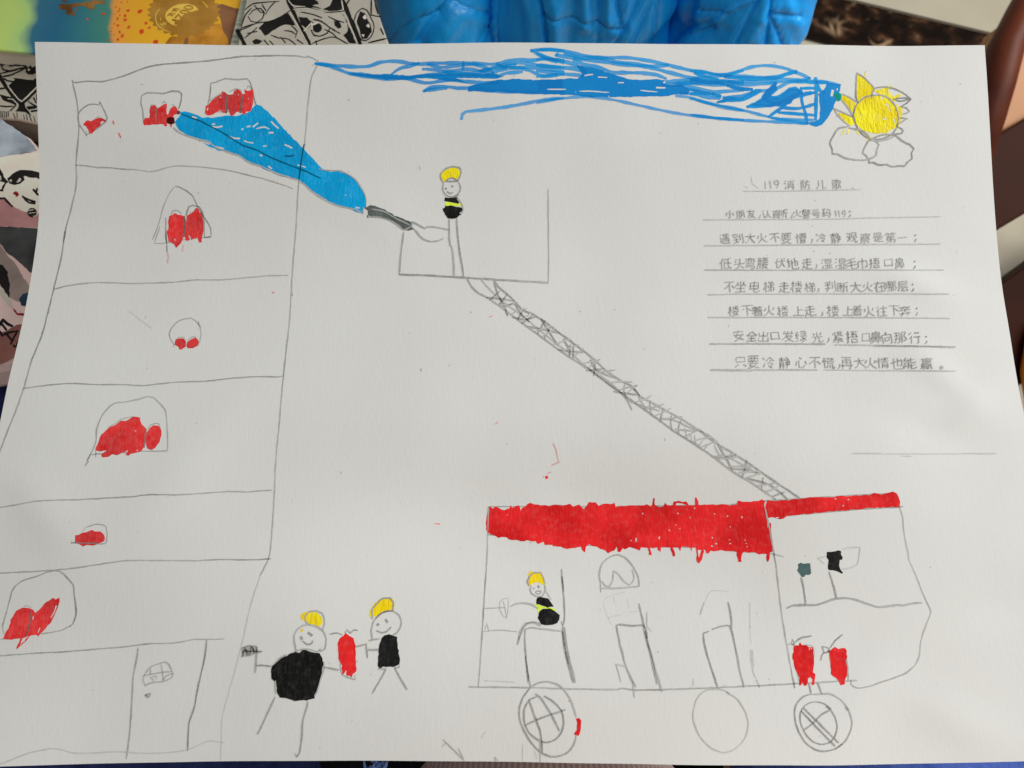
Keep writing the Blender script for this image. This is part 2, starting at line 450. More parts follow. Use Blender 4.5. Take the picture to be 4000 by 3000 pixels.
draw('door', PENCIL, bld, '''
s D 8 .6: 1197 615 1180 730 1155 850 1145 1000 1130 1250 1115 1430 1092 1580
s D 8 .66: 1787 550 1775 680 1745 820 1710 970 1680 1140 1635 1270 1625 1480 1620 1510
s D 7 .55: 1250 850 1270 820 1310 780 1390 752 1430 740 1460 760 1480 800 1498 850 1480 880 1410 910 1320 918 1250 948
s D 6 .45: 1250 850 1238 890 1245 920 1262 945/1238 862 1400 830 1480 825/1390 755 1405 830 1412 910/1300 805 1300 855/1410 900 1440 860 1490 840/1300 870 1330 905/1320 868 1360 868 1345 892
s D 9 .6: 1250 1030 1275 1020 1303 1015 1295 1035 1275 1048 1255 1032/1258 1030 1280 1030
''', 3)
WIN = ['''
s A 7 .7: 420 435 415 465 395 460 325 460 285 485 240 530 232 570 240 625 275 680 305 725 345 700
s A 8 .7: 420 435 440 480 460 520 482 575 475 605 400 665 330 715
s A 5 .5: 305 690 305 735/380 580 410 565 440 580/398 524 402 528
''', '''
s A 8 .7: 785 380 825 360 900 360 965 366 1045 345 1105 348 1125 370 1125 420 1112 470 1095 500
s A 8 .7: 785 380 775 450 790 510 800 630
s A 6 .55: 855 470 870 465 905 470/960 450 978 432 990 448/1040 470 1052 462 1070 482/1050 655 1100 700
''', '''
s A 7 .68: 1330 545 1345 490 1362 430 1375 350 1380 278 1420 270 1505 238 1560 242 1620 247 1695 240 1715 265 1735 320 1750 400 1765 450 1780 510
s A 6 .6: 1345 530 1450 522 1600 520 1780 510/1725 500 1728 555
s A 6 .55: 1540 350 1590 325 1630 330 1650 350/1690 330 1698 302 1720 310 1740 340/1370 430 1420 395 1470 365
''', '''
s A 6 .5: 875 1630 905 1560 930 1490 965 1360 1000 1270 1040 1205 1070 1168
s A 7 .64: 1070 1168 1100 1172 1150 1195 1220 1250 1265 1340 1310 1420 1345 1470 1375 1525 1380 1605 1325 1612
s A 8 .66: 1325 1612 1320 1500 1310 1400 1280 1345 1225 1333 1190 1345 1165 1420
s A 6 .6: 890 1655 915 1590 940 1515/1035 1415 1050 1380 1080 1375 1110 1385 1125 1410
s A 8 .6: 993 1435 990 1600 998 1659
s B 6 .6: 1110 95 1200 90 1300 70 1440 55 1520 45
s B 8 .6: 1196 20 1200 100 1203 160
''', '''
s B 7 .6: 1252 840 1250 815 1225 780 1218 745 1228 715 1270 665 1320 640 1375 632 1405 648 1435 680 1445 720 1447 750 1440 800 1425 835
s B 6 .5: 1432 655 1430 680 1448 698/1265 790 1285 768 1320 768 1338 790/1350 795 1380 770 1412 765
''', '''
s B 7 .6: 625 1659 650 1615 690 1525 695 1440 740 1325 820 1245 890 1238 1000 1215 1070 1195 1110 1205 1140 1235 1190 1295 1205 1450 1203 1585 1030 1590 900 1600 760 1605 650 1615
s B 6 .5: 690 1560 690 1632/780 1420 830 1390 870 1360 960 1342 1010 1350/1060 1440 1085 1400 1140 1388 1160 1430
s C 7 .6: 785 165 735 265 770 225
''', '''
s C 6 .5: 705 840 740 800 830 770 885 772 915 790 925 850 920 915 910 935 870 942 800 925
s C 8 .6: 612 930 700 930
''', '''
s C 7 .55: 20 1659 60 1510 85 1420 115 1325 190 1258 250 1240 320 1220 400 1185 460 1172 515 1175
s C 9 .66: 515 1175 550 1200 600 1255 632 1290 642 1400 655 1480 655 1560 630 1630 600 1655
s D 7 .55: 610 430 540 465 440 488 360 497 200 520 60 540 -20 554
s D 6 .4: 35 500 20 440 25 400/205 262 240 258 270 275
''']
for t in WIN: draw('window', PENCIL, bld, t, .4)
FLM = ['''
p A .95: 272 632 290 620 305 600 320 600 330 608 350 605 380 590 405 572 440 580 475 600 470 612 440 605 430 615 425 640 395 665 370 695 348 716 325 705 318 680 300 650 285 645
m A 5 .8: 535 605 540 625/585 712 600 745
''', '''
p A .95: 795 600 815 580 850 575 852 490 860 475 900 470 915 485 920 495 940 475 975 455 995 452 1000 545 1010 550 1030 500 1050 480 1075 480 1100 520 1085 540 1060 550 1050 575 1000 600 1000 645 985 648 970 630 800 638
m A 5 .9: 1035 630 1035 650
''', '''
p A .95: 1330 500 1335 475 1360 460 1390 430 1420 400 1470 370 1475 350 1500 355 1525 370 1530 380 1570 375 1585 345 1610 330 1640 345 1655 370 1675 370 1672 325 1690 345 1740 330 1750 360 1748 420 1740 480 1725 520 1680 520 1690 545 1660 540 1640 520 1600 530 1560 560 1545 540 1535 500 1520 535 1480 530 1470 510 1440 520 1400 545 1350 555 1330 530
e A 4: 1348 510 1358 485/1460 398 1466 402/1618 370 1622 378
''', '''
p A .95: 1020 1420 1045 1418 1070 1395 1095 1410 1130 1415 1160 1435 1165 1480 1170 1425 1200 1405 1230 1385 1250 1355 1275 1365 1280 1395 1300 1400 1312 1450 1318 1540 1305 1600 1298 1650 1275 1655 1265 1615 1230 1615 1210 1635 1200 1600 1190 1635 1170 1635 1155 1600 1140 1610 1120 1659 1085 1705 1060 1670 1015 1640 1000 1590 995 1560 1010 1530 1015 1450
e A 4: 1068 1620 1075 1640/1190 1590 1195 1610
m B 5 .35: 1208 165 1214 195 1206 232/1320 110 1315 146
''', '''
p B .95: 1255 825 1262 790 1285 775 1320 775 1340 800 1335 840 1320 850 1312 860 1295 855 1285 840
p B .95: 1345 830 1350 805 1375 785 1410 768 1430 785 1435 810 1420 830 1390 850 1350 850
''', '''
p B .95: 690 1560 700 1545 715 1510 730 1470 780 1425 830 1405 870 1370 910 1370 960 1345 1005 1345 1010 1380 1040 1410 1055 1430 1050 1460 1045 1500 1035 1560 1020 1590 980 1600 940 1610 925 1625 905 1615 920 1585 870 1605 850 1620 810 1610 780 1630 740 1635 730 1615 770 1585 720 1590 690 1580
p B .95: 1055 1460 1080 1420 1105 1405 1145 1408 1160 1440 1165 1475 1150 1520 1120 1565 1090 1585 1065 1570 1050 1530
e B 5: 975 1442 980 1446/985 1582 988 1588
''', '''
p C .95 3: 655 870 700 850 750 840 800 815 825 828 870 835 900 855 908 880 905 915 870 930 840 935 800 948 770 945 715 960 690 945 655 920
''', '''
p D .95: 25 545 45 500 85 430 90 380 140 300 190 270 230 275 285 290 300 315 340 290 400 220 460 190 480 205 515 190 520 215 490 300 450 390 400 450 350 500 330 522 310 505 270 510 200 585 150 630 140 620 175 540 100 548
e D 4: 490 255 470 310 440 360/290 350 285 375/345 450 330 490
E D: 195 540 250 515 190 580 172 595
''']
LBL = ['small red flame in the window at the top left corner', None, None, None, None, 'big red flame with a smaller one beside it', 'low red flame on a short pencil line', 'red flame drawn as a pointed heart']
for t, l in zip(FLM, LBL): draw('flame', RED, bld, t, 1, l)
for t in ('m A 7 .8: 1525 378 1515 450 1515 530', 'm A 7 .8: 1655 385 1645 450 1635 528', 'm A 7 .8: 1150 1430 1155 1500 1145 1600', 'm A 4 .7: 915 490 905 545 905 612',
          'd A 15 .95: 1032 600\np A .95: 1000 575 1062 570 1068 620 1040 630 1002 620', 'd A 8 .9: 1100 530', 'm D 5 .8: 270 300 262 380 230 515', 'm C 4 .7: 650 928 850 935', 'm B 5 .7: 1052 1440 1045 1500 1040 1560'):
    draw('flame_edge', MAROON, bld, t, 2)

# --- the jet of water into the windows, its nozzle and hose
spray = draw('water_spray', CYAN, sheet, '''
p A 1: 1110 525 1160 522 1220 535 1300 575 1400 572 1500 560 1620 555 1700 530 1770 460 1820 475 1870 520 1930 580 2030 690 2120 780 2190 855 2380 1000 2430 1045 2520 1060 2640 1045 2760 1082 2880 1180 2960 1300 2975 1400 2930 1395 2928 1440 2800 1400 2650 1300 2500 1150 2420 1110 2330 1060 2260 1010 2139 1108 2050 1085 1980 1080 1930 1055 1800 1000 1700 955 1600 890 1500 860 1440 855 1270 775 1290 770 1180 725 1120 690 1080 645 1065 610 1100 570 1120 545
'''.replace('2190 855 2380 1000 2430 1045 2520 1060 2640 1045 2760 1082 2880 1180 2960 1300 2975 1400 2930 1395 2928 1440 2800 1400 2650 1300 2500 1150 2420 1110 2330 1060 2260 1010 2139 1108',
   ' '.join('%.0f %.0f' % ((1000 + x * K - 200) / K, (500 + y * K - 200) / K) for x, y in ((442, 216), (545, 320), (580, 355), (640, 378), (710, 370), (800, 405), (860, 445), (900, 500), (935, 570), (950, 630), (950, 690), (922, 690), (918, 740), (860, 725), (800, 690), (730, 680), (620, 640), (610, 620), (540, 575), (480, 540), (420, 490), (370, 445))) ) + '''
e A 6: 1390 650 1430 655 1480 650/1690 655 1720 645/1770 672 1840 655 1890 674/1745 655 1790 620/1900 605 1930 640 1965 670/1535 738 1580 750 1635 755/1665 775 1700 785 1750 795/1830 820 1862 818/2015 805 2050 820 2080 838/1420 828 1490 838/1880 990 1905 1015/1800 900 1825 900/1880 702 1920 705/1215 565 1260 578/1290 775 1370 802/1390 630 1420 628/1645 672 1660 672
e E 5: 360 318 430 338/770 580 780 582/860 690 900 690
''', 1)
draw('spray_outline', PEN_CYAN, spray, '''
s A 6 .9: 1120 540 1200 570 1280 600 1400 660 1540 740 1650 810 1780 855 1870 905 2040 975 2212 1042 2330 1100
s Z 7 .8: 1189 562 1179 616 1172 675 1168 705
s E 6 .8: 250 240 290 245 330 238
''', 3)
draw('spray_edge', PENCIL, spray, '''
s A 7 .6: 1060 665 1120 710 1250 755 1370 785 1410 825 1550 880 1620 900 1700 955 1850 1010 1960 1060 2140 1115
s E 7 .6: 370 460 425 490 480 545 600 625 720 675 860 705 915 735
s E 6 .6: 545 355 640 370 730 370 830 420 880 470 940 570 955 640/930 685 925 745
''', 3)
noz = draw('hose_nozzle', GREY, sheet, '''
p E 1: 945 690 985 665 1030 675 1110 705 1200 755 1270 780 1340 815 1355 880 1320 885 1280 880 1240 845 1180 805 1100 780 1060 765 985 765 970 745 965 715
m E 5 1: 945 690 960 700/965 760 968 770
''', 2)
draw('hose', PENCIL, noz, '''
s E 8 .65: 1350 855 1390 900 1440 955 1510 982 1570 978 1620 955
s E 7 .6: 1350 808 1345 858
s E 7 .75: 1000 700 1100 720 1200 775 1330 840/985 768 1060 768 1180 808 1280 882 1340 850
''', 4)

# --- the long jet towards the sun
draw('water_stream', BLUE, sheet, '''
m U 12 .9: 75 218 250 235 430 245 530 240 640 205 770 198 880 215 950 222 1100 215 1350 212 1500 220 1640 222 1720 200 1840 182 1930 190 2040 180 2212 190
m U 12 .9: 75 218 200 240 290 275 370 305 470 310 640 330 850 345 1000 320 1200 310 1500 315 1640 320
m U 12 .9: 370 305 550 335 680 350 850 345 900 355 1020 385 1100 378 1200 360 1400 375 1640 385
m U 12 .9: 730 310 800 260 900 235 960 215/1005 265 1080 270 1180 285 1400 265 1500 280 1600 300/1050 225 1150 250 1300 235 1450 225 1560 260 1600 285/1350 205 1345 262
m U 12 .9: 1010 455 1070 425 1180 415 1300 430 1390 430 1600 455 1900 465 2212 465/1020 452 1100 440 1200 432
p U 1.5: 1390 415 1500 385 1650 360 1800 350 2000 360 2212 350 2212 475 2050 485 1850 475 1700 465 1500 460 1390 455
p U 1.25: 380 300 550 310 720 310 900 320 1100 305 1290 310 1500 305 1640 310 1700 330 1640 345 1280 340 1400 385 1200 370 1130 350 940 345 850 355 680 358 560 340 380 312
m U 12 .9: 1640 222 1700 250 1850 260 1950 290 2030 325 2100 320 2212 310/1500 280 1700 230 1850 210 2050 240 2212 250/1600 300 1720 260 1900 250 2212 285/1940 105 2050 98 2212 108/1940 105 2030 155 2110 180 2212 210/1640 330 1720 300 1850 290/1180 290 1400 300 1600 265 1800 225
m U 11 .85: 1335 690 1340 655 1370 635 1500 620 1700 595 1900 560 2050 530 2212 515
m R 12 .9: 0 125 150 120 300 140 500 185 640 205 800 210 950 208 1100 225 1300 260 1500 310 1650 345 1800 365 2000 400 2060 395 2212 350
m R 13 .9: 0 160 100 210 250 240 400 285 520 350/200 180 350 205 550 235 700 250 850 275 1000 290 1200 310 1350 350 1550 400 1700 435 1900 460 2212 470/300 165 450 205 700 215 850 255 1000 270 1130 290 1250 300 1400 290/400 235 500 280 650 310 800 365 950 370 1150 375 1290 395 1380 430/0 230 60 215 200 250/0 290 200 310 400 330 520 370/0 350 150 365 300 385 480 400/0 410 80 410 200 395/210 185 215 170
p R 1.4: 0 450 430 430 480 390 420 290 500 300 620 320 700 350 820 390 900 410 960 430 1100 455 1280 435 1380 450 1350 480 1400 500 1550 500 1650 560 1620 610 1500 600 1380 625 1100 630 780 635 560 635 430 620 350 610 0 600
e R 5: 510 402 600 388/650 418 750 420/870 482 930 480/1110 560 1200 570 1300 575/450 570 600 573 780 585/100 552 200 548 310 552
e R 7: 1280 528 1330 534 1380 532
m R 12 .9: 1400 470 1550 450 1690 445 1800 470 2000 480 2212 490/1350 500 1600 510 1750 550 1900 575 2080 570 2212 560/1550 590 1700 600 1850 640 1960 645 1960 620 1900 600
m R 10 .85: 0 695 250 650 500 630 700 645 900 680 1150 735 1400 790 1650 830 1900 860 2212 880/1500 620 1650 640 1800 690 2000 745 2212 780
p R 1.1: 1400 480 1700 450 1950 470 2100 520 1950 500 1700 500 1580 510
m R 10 1: 1950 690 2050 660 2120 650 2010 635/2120 650 2212 650/1700 380 1850 420 1950 440/1600 540 1800 590 1900 600
m S 11 .9: 0 280 150 300 280 315 400 285 530 245 650 235 780 250 900 290 1020 340/1020 340 950 360 800 350 600 335 400 325 200 325 0 350
m S 15 1.1: 300 330 560 350 740 335 850 300 900 290
m S 11 .9: 1020 345 980 375 850 380 740 430 640 450 560 460 450 490 280 520/0 360 300 370 600 375 900 370 1100 370 1280 400/0 390 150 400 320 405 400 430 520 440/330 375 420 400 600 395 730 385/0 440 100 470 250 500 100 480 0 480
m S 14 1.1: 320 405 420 435 520 440
m S 11 1: 230 550 320 535 450 530 600 450 560 450 480 500 440 520/720 390 735 440 700 470 640 490 700 420 720 390/490 590 560 560 640 510 740 510 850 440 900 430 950 470 870 500 760 560 700 580 490 590
p S 1.3: 500 580 640 520 760 510 860 430 930 440 960 480 900 510 860 560 780 590 680 590
p S 1.3: 640 450 740 385 735 440 690 480 700 500 620 540 600 510
m S 11 1: 670 675 780 600 860 530 960 490 1060 470/760 640 900 650 1070 665/790 600 930 605 1060 570/950 440 960 560 985 640 1000 730
m S 10 .9: 0 520 200 570 400 610 600 660 720 690 1000 735/0 660 200 685 400 705 700 720 1000 735/700 690 800 700 1050 705
m S 12 1: 1075 350 1080 450 1080 560 1075 700/640 520 700 560 760 560/1090 380 1110 450 1150 470/960 480 1060 470/950 430 1060 430/1000 380 1180 380
p S 1.35: 1100 480 1150 440 1170 385 1215 390 1290 400 1290 450 1250 540 1225 600 1180 690 1130 750 1080 765 1030 755 990 730 1080 715 1110 700 1115 600 1110 540
e S 9: 1215 500 1225 445
e S 5: 1260 450 1262 430
''', 1)

# --- the sun and its clouds
sun = draw('drawn_sun', YELLOW, sheet, '''
p S 1: 1430 570 1480 520 1550 495 1640 490 1700 520 1750 570 1780 640 1785 700 1760 770 1700 810 1620 825 1540 815 1470 790 1430 740 1405 680 1405 620
p S 1: 1425 330 1440 300 1490 340 1502 282 1515 290 1500 340 1560 410 1580 440 1550 490 1480 510 1430 550 1420 450 1412 390
p S 1: 1290 510 1320 490 1370 520 1420 560 1420 600 1400 640 1370 610 1330 560
p S 1: 1260 640 1320 650 1400 690 1420 740 1370 760 1320 710
p S .95: 1580 450 1640 440 1720 405 1735 420 1700 450 1740 500 1800 480 1820 490 1770 520 1750 560 1700 510 1620 480
p S .95: 1760 560 1820 600 1825 660 1790 780 1770 790 1770 740 1785 700
m S 7 .75: 1330 790 1300 830/1365 790 1350 820/1430 800 1450 825/1560 840 1520 875/1690 800 1690 850/1500 810 1530 860
e S 9: 1640 510 1665 520/1680 570 1702 582
e S 5: 1715 620 1720 632/1655 702 1690 688/1755 730 1760 690/1700 600 1706 604
''', 1)
draw('sun_outline', PENCIL, sun, '''
s S 7 .85: 1430 570 1480 520 1550 495 1650 492 1720 530 1770 600 1790 680 1775 770 1720 840 1640 870 1550 870 1470 820 1420 740 1398 670 1410 610 1430 570
s S 8 .85: 1437 560 1422 500 1432 300 1500 345 1560 405 1582 435 1560 480 1555 520
s S 7 .8: 1582 430 1680 420 1780 445 1850 485 1898 525 1860 560 1810 590 1860 600 1885 630 1855 650 1830 655/1895 520 1830 515 1745 522 1800 545 1890 525/1800 685 1870 690 1820 720 1770 755/1770 760 1820 780 1830 800 1820 820 1750 825
s S 7 .6: 1300 480 1370 510 1430 550/1300 530 1340 580 1400 680/1228 602 1300 635 1395 680/1228 605 1290 690 1360 750
''', 3)
draw('green_smudge', TEAL, sun, '''
d S 15 1: 1268 500
d S 11 1: 1272 520
d S 10 1: 1255 488
''', 2)
draw('drawn_cloud', PENCIL, sheet, '''
s S 8 .66: 1370 750 1340 765 1275 775 1230 840 1198 910 1220 960 1222 995 1270 1000 1320 1030 1420 1050 1530 1045 1600 1010 1605 960 1622 920 1600 890 1550 870 1520 830 1480 800 1420 785 1360 770
''', 4, 'left pencil cloud under the sun')
draw('drawn_cloud', PENCIL, sheet, '''
s S 8 .68: 1535 1045 1515 1015 1482 990 1500 940 1530 890 1600 850 1680 830 1770 840 1820 885 1890 920 1925 955 1905 990 1910 1040 1870 1070 1845 1105 1800 1100 1730 1108 1690 1090 1620 1095 1570 1070 1535 1075 1535 1045
s S 7 .5: 1560 880 1620 885 1700 870 1770 840
''', 4, 'right pencil cloud under the sun')

# --- the fire engine
eng = draw('drawn_fire_engine', PENCIL, sheet, '''
s H 6 .6: 125 285 600 285 1230 285 1900 275 2212 268
s I 7 .66: 221 268 500 238 700 225 1000 205 1400 182 1600 175 1660 185 1690 285
s I 7 .62: 545 370 800 355 1100 330 1400 305 1690 290 1720 280
s H 6 .6: 120 525 250 540 500 570 740 605 1000 620 1350 630 1700 635 2000 640 2212 660
s I 8 .6: 221 668 560 690 690 720
s H 8 .6: 130 285 122 500 110 800 90 1100 72 1400 55 1659
s J 8 .6: 166 774 155 900 150 960
s I 9 .66: 525 290 560 450 590 620 615 760 640 960 665 1180 700 1400 745 1659
s K 9 .6: 1242 638 1262 740 1285 865
s I 8 .55: 1690 290 1715 380 1725 500 1740 590 1765 690 1768 740 1830 880 1900 1060 1958 1195 1925 1290 1890 1380 1865 1500 1858 1580 1820 1659
s Z 8 .5: 3573 2600 3540 2628 3486 2650 3440 2665 3400 2680 3350 2688 3325 2675 3322 2655
s J 9 .6: 65 958 160 960 600 965 900 975 1350 982 1390 972 1500 985 1740 982 2212 965
s K 9 .5: 510 858 780 845 1100 830 1320 815 1500 808 1720 795 1910 785
s I 12 .62: 710 1165 760 1142 870 1135 980 1135 1060 1105 1140 1080 1270 1080 1380 1115 1510 1155 1600 1145 1670 1135 1720 1140 1800 1122 1885 1115
s J 7 .5: 198 282 300 276 380 275
s J 6 .45: 410 190 360 200 335 235 335 290 360 340 390 365 405 320 412 190/365 215 385 290 392 360
s J 6 .5: 190 480 330 468 500 485/205 475 225 410 240 475
s J 5 .3: 195 905 330 910 470 920
s J 5 .16: 1225 235 1255 185 1310 165 1420 140/1230 240 1250 310 1290 400 1310 430/1315 175 1330 230/1440 195 1450 280/1455 315 1530 302/1270 360 1400 330
s K 7 .2: 838 0 840 260/838 240 850 420
s K 9 .34: 845 480 850 560 870 700 900 770/860 480 878 650/905 775 935 860/275 770 270 840
s H 5 .18: 1960 1190 2000 1100 2050 1015 2212 1020
''', .4)
draw('red_roof', RED, eng, '''
p H 1 3: 133 280 150 282 170 300 185 285 260 310 310 300 325 270 335 300 390 270 405 315 440 280 490 252 530 270 580 268 620 275 650 285 700 265 740 265 780 270 830 265 860 280 910 268 960 300 1000 245 1060 250 1080 275 1150 260 1215 255 1230 290 1300 275 1400 280 1500 265 1530 280 1545 270 1550 215 1565 215 1570 275 1640 290 1660 250 1670 275 1720 275 1735 240 1780 235 1840 245 1865 270 1915 275 1915 205 1930 205 1940 270 2212 268 2271 265 2281 232 2301 240 2421 240 2491 222 2516 240 2511 290 2531 380 2546 470 2561 425 2573 425 2566 500 2581 600 2583 672 2553 680 2553 760 2533 762 2531 690 2461 695 2431 680 2321 680 2313 762 2286 762 2271 675 2111 662 2091 675 2041 665 2031 690 2016 690 2006 660 1990 650 1985 700 1965 750 1945 772 1930 760 1920 680 1915 640 1880 640 1890 672 1870 640 1800 635 1790 665 1765 635 1725 640 1740 715 1720 715 1700 640 1620 632 1615 672 1590 665 1590 635 1520 640 1540 705 1515 705 1505 640 1450 630 1440 665 1390 645 1350 635 1310 655 1285 650 1270 675 1250 670 1240 625 1220 660 1160 685 1130 660 1090 645 1000 615 970 625 965 675 940 668 930 630 880 640 810 655 750 635 690 630 680 615 620 610 600 590 560 605 540 580 440 580 380 575 325 580 280 548 220 550 180 530 120 515 110 480 108 380 120 340 130 320
E H: 1935 655 1968 655 1947 735
E H: 1746 274 1757 256 1800 256 1845 274
e H 5: 1460 350 1466 340/1762 340 1770 346/1868 380 1876 382/1745 440 1745 450/1690 485 1696 495/1605 545 1605 565/1404 555 1404 590/1360 570 1360 585/2088 602 2104 608/2052 622 2068 628/1780 470 1784 476/1905 300 1915 296/2078 345 2084 350
e I 5: 200 365 212 368/326 370 330 382/222 457 234 459/98 602 114 608/218 602 234 605/358 600 368 605/372 628 378 634/60 624 78 630/70 545 74 560/355 570 357 576
''', 2)
draw_each('roof_outline', MAROON, eng, '''s I 7 .6: 525 290 560 450 590 620
s H 5 .5: 130 285 122 500''', 4)
draw('cab_roof', RED, eng, '''
p I 1 2.5: 545 235 620 235 730 228 830 215 890 208 1100 200 1430 182 1465 165 1510 180 1590 170 1610 155 1640 155 1680 195 1690 240 1688 285 1600 290 1400 300 1200 318 1060 330 860 350 720 365 680 390 650 398 620 380 555 380 543 360 530 300
e I 4: 1240 222 1255 224/1195 275 1210 278/1130 218 1145 216/620 382 650 376
''', 2)
W1 = draw('wheel', PENCIL, eng, '''
s J 8 .62: 600 965 545 1040 510 1130 510 1230 545 1330 610 1440 690 1520 780 1558 870 1550 950 1500 990 1420 1000 1370
s J 8 .55: 600 965 660 925 760 912 850 945 900 990 960 1090 1000 1220
s J 8 .62: 660 1040 600 1065 560 1120 545 1200 555 1280 590 1350 660 1410 740 1438 820 1410 870 1350 890 1270 880 1190 840 1120 780 1070 720 1035
s J 9 .66: 588 1065 640 1210 690 1360 705 1520/645 1015 690 1050 780 1190 855 1340/555 1290 650 1245 780 1195 905 1155
''', 4, 'left wheel with a cross of spokes and a red mark on its rim')
draw('red_mark', RED, W1, '''
p J 1 1.5: 995 1235 1025 1228 1042 1255 1035 1330 1025 1375 1000 1380 980 1365 1000 1330 1005 1270
m J 3 .5: 930 1080 950 1084
''', 2)
draw('wheel', PENCIL, eng, '''
s K 6 .4: 425 875 360 910 305 985 275 1110 280 1190 320 1300 380 1390 460 1460 570 1505
s K 6 .36: 570 1505 660 1485 750 1420 810 1320 825 1220 800 1110 760 1030 700 955 640 920 590 885 525 870 425 875
s K 8 .5: 612 895 630 918
''', 4, 'middle wheel, a plain faint ring')
draw('wheel', PENCIL, eng, '''
s K 7 .6: 1450 922 1370 945 1300 1030 1285 1120 1310 1250 1370 1370 1450 1450 1560 1490 1680 1470 1790 1390 1850 1270 1860 1200 1830 1090 1780 1010 1700 945 1630 915 1540 920 1450 922
s K 6 .62: 1490 995 1420 1015 1360 1070 1340 1160 1370 1270 1430 1360 1500 1410 1580 1420 1650 1395 1690 1340 1710 1250 1690 1150 1640 1070 1580 1015 1490 995
s K 8 .68: 1350 1090 1690 1440/1375 1060 1725 1405/1370 1285 1470 1210 1560 1120 1640 1080/1600 1040 1650 1070
s K 8 .6: 1428 810 1450 912/1515 805 1555 920/1690 1470 1760 1420/1790 1045 1820 1080
''', 4, 'right wheel with a slanting double bar, hung on a short axle')
SEATS = ['''
s J 8 .6: 555 460 600 445 700 455 870 475/555 460 555 590 565 720 580 850 582 915/560 680 580 850 605 960
s J 8 .6: 875 0 885 120 895 250 895 380 880 440 870 390
s J 9 .66: 880 440 890 560 920 720 960 880 975 920/895 440 920 640 960 800 990 920/880 475 900 640 940 780
s H 8 .6: 762 825 768 920 778 1020
''', '''
s H 7 .5: 1100 1025 1098 940 1088 880 1100 800 1150 735 1200 708 1250 700 1300 720 1350 765 1400 840 1425 900 1432 970 1300 985 1200 990 1090 990
s H 7 .5: 1110 930 1140 970 1175 975 1200 930 1210 840 1250 865 1300 930 1350 965 1390 900 1370 825
s J 9 .62: 1340 425 1375 418 1480 428 1580 425 1600 460 1610 540/1345 430 1370 560 1400 680 1430 790 1480 900 1515 960/1540 235 1560 320 1580 425 1600 530 1640 660 1680 800 1740 1000/1590 470 1640 680 1690 900 1695 935
s J 6 .25: 1610 310 1615 440 1650 480/1345 760 1420 780
s J 6 .45: 1340 755 1365 840 1385 915/1485 900 1500 1050
''', '''
s K 8 .64: 375 315 435 292/465 275 540 248 610 235 640 238 660 290 680 380 710 520 740 690 785 855/375 315 385 400 415 530 455 660 500 790 525 870/622 0 650 130 662 270
s K 6 .3: 348 130 360 80 390 0
''']
for t, l in zip(SEATS, ("driver's seat at the left", 'middle seat under an arched window', 'right hand empty seat')): draw('seat', PENCIL, eng, t, 4, l)
lad = draw('ladder', PENCIL, sheet, '''
s F 8 .62: 105 120 140 180 180 215 230 240 330 310 450 400 600 510 700 580 830 665 1000 790 1170 910 1300 1005 1500 1135 1640 1240 1750 1305 1880 1395 1895 1405
s F 8 .6: 265 140 290 175 350 225 420 300 450 320 490 335 560 380 640 440 740 515 830 585 920 665 1000 720 1050 745 1110 810 1150 830 1240 880 1350 940 1450 1005 1550 1080 1660 1145 1800 1240 1900 1310 2025 1392
s F 6 .42: 185 125 250 200 320 265 400 320 480 385 560 450 640 515 720 570 800 640 880 690 960 750 1040 830 1090 850 1180 880 1220 890
s F 8 .66: 265 150 290 230 320 280 345 345/220 238 290 245 380 258/240 255 300 200/290 285 345 220/385 275 430 345 470 380/370 350 440 365 510 350/400 370 435 310/425 390 490 340/535 360 580 430 630 510/460 405 560 425 645 445/515 450 560 370/555 475 590 410/665 475 700 540/635 540 700 548 780 555/700 580 705 510/722 590 722 515/820 595 860 660 960 700/795 660 850 655 900 650/840 690 850 620/955 780 1020 790 1090 800
s F 7 .52: 1020 730 1015 790 1040 840 1062 888/1050 740 1095 790 1110 830 1150 890/1165 830 1165 880 1172 915/1240 880 1230 920 1222 955/1290 910 1285 960 1290 1005/1340 945 1330 980 1330 1025/1220 935 1300 945 1380 980 1500 1030 1560 1080
s F 6 .38: 1365 990 1380 1050 1400 1030 1405 1060/1420 1030 1430 1080 1450 1090 1470 1060/1480 1110 1500 1080/1535 1085 1560 1140 1590 1155/1600 1150 1650 1175 1800 1260/800 640 900 720 1000 790
s F 9 .62: 1540 1160 1600 1155 1660 1145/1555 1085 1600 1160 1640 1240/1625 1225 1700 1230 1800 1250/1720 1175 1710 1230 1695 1275/1725 1280 1780 1295 1850 1315/1815 1275 1808 1345/1845 1310 1900 1350 1960 1405/1870 1385 1940 1358
''', 4)
hatch = []
for k in range(30):
    t = .03 + k / 31 + rng.uniform(-.012, .012); u = t + rng.uniform(-.025, .03)
    bx, by = 230 + 1665 * t, 240 + 1165 * t; tx, ty = 300 + 1725 * u, 195 + 1197 * u
    hatch.append('%.0f %.0f %.0f %.0f %.0f %.0f' % (bx, by, (bx + tx) / 2 + rng.uniform(-8, 8), (by + ty) / 2 + rng.uniform(-8, 8), tx, ty))
draw('ladder_hatching', PENCIL, lad, 's F 7 .44: ' + '/'.join(hatch), 4)
draw('basket', PENCIL, eng, '''
s E 8 .7: 1277 900 1265 1000 1250 1130 1240 1270
s E 9 .62: 1238 1265 1450 1272 1800 1292 2060 1308 2212 1318 2400 1328 2527 1338
s Z 5 .5: 2142 737 2143 860 2144 1000 2142 1107
''', 4)
draw('grey_signal', SLATE, eng, '''
p M 1: 600 430 625 412 660 418 735 412 740 470 745 520 720 545 685 535 665 555 640 565 620 540 595 490 605 460
''', 2)
sg = draw('black_signal', BLACK, eng, '''
p M 1: 912 295 950 290 1010 288 1035 275 1068 285 1060 320 1085 345 1080 380 1055 380 1050 440 1060 490 1085 515 1080 530 1050 515 1020 498 940 492 925 480 930 380 912 350
''', 2)
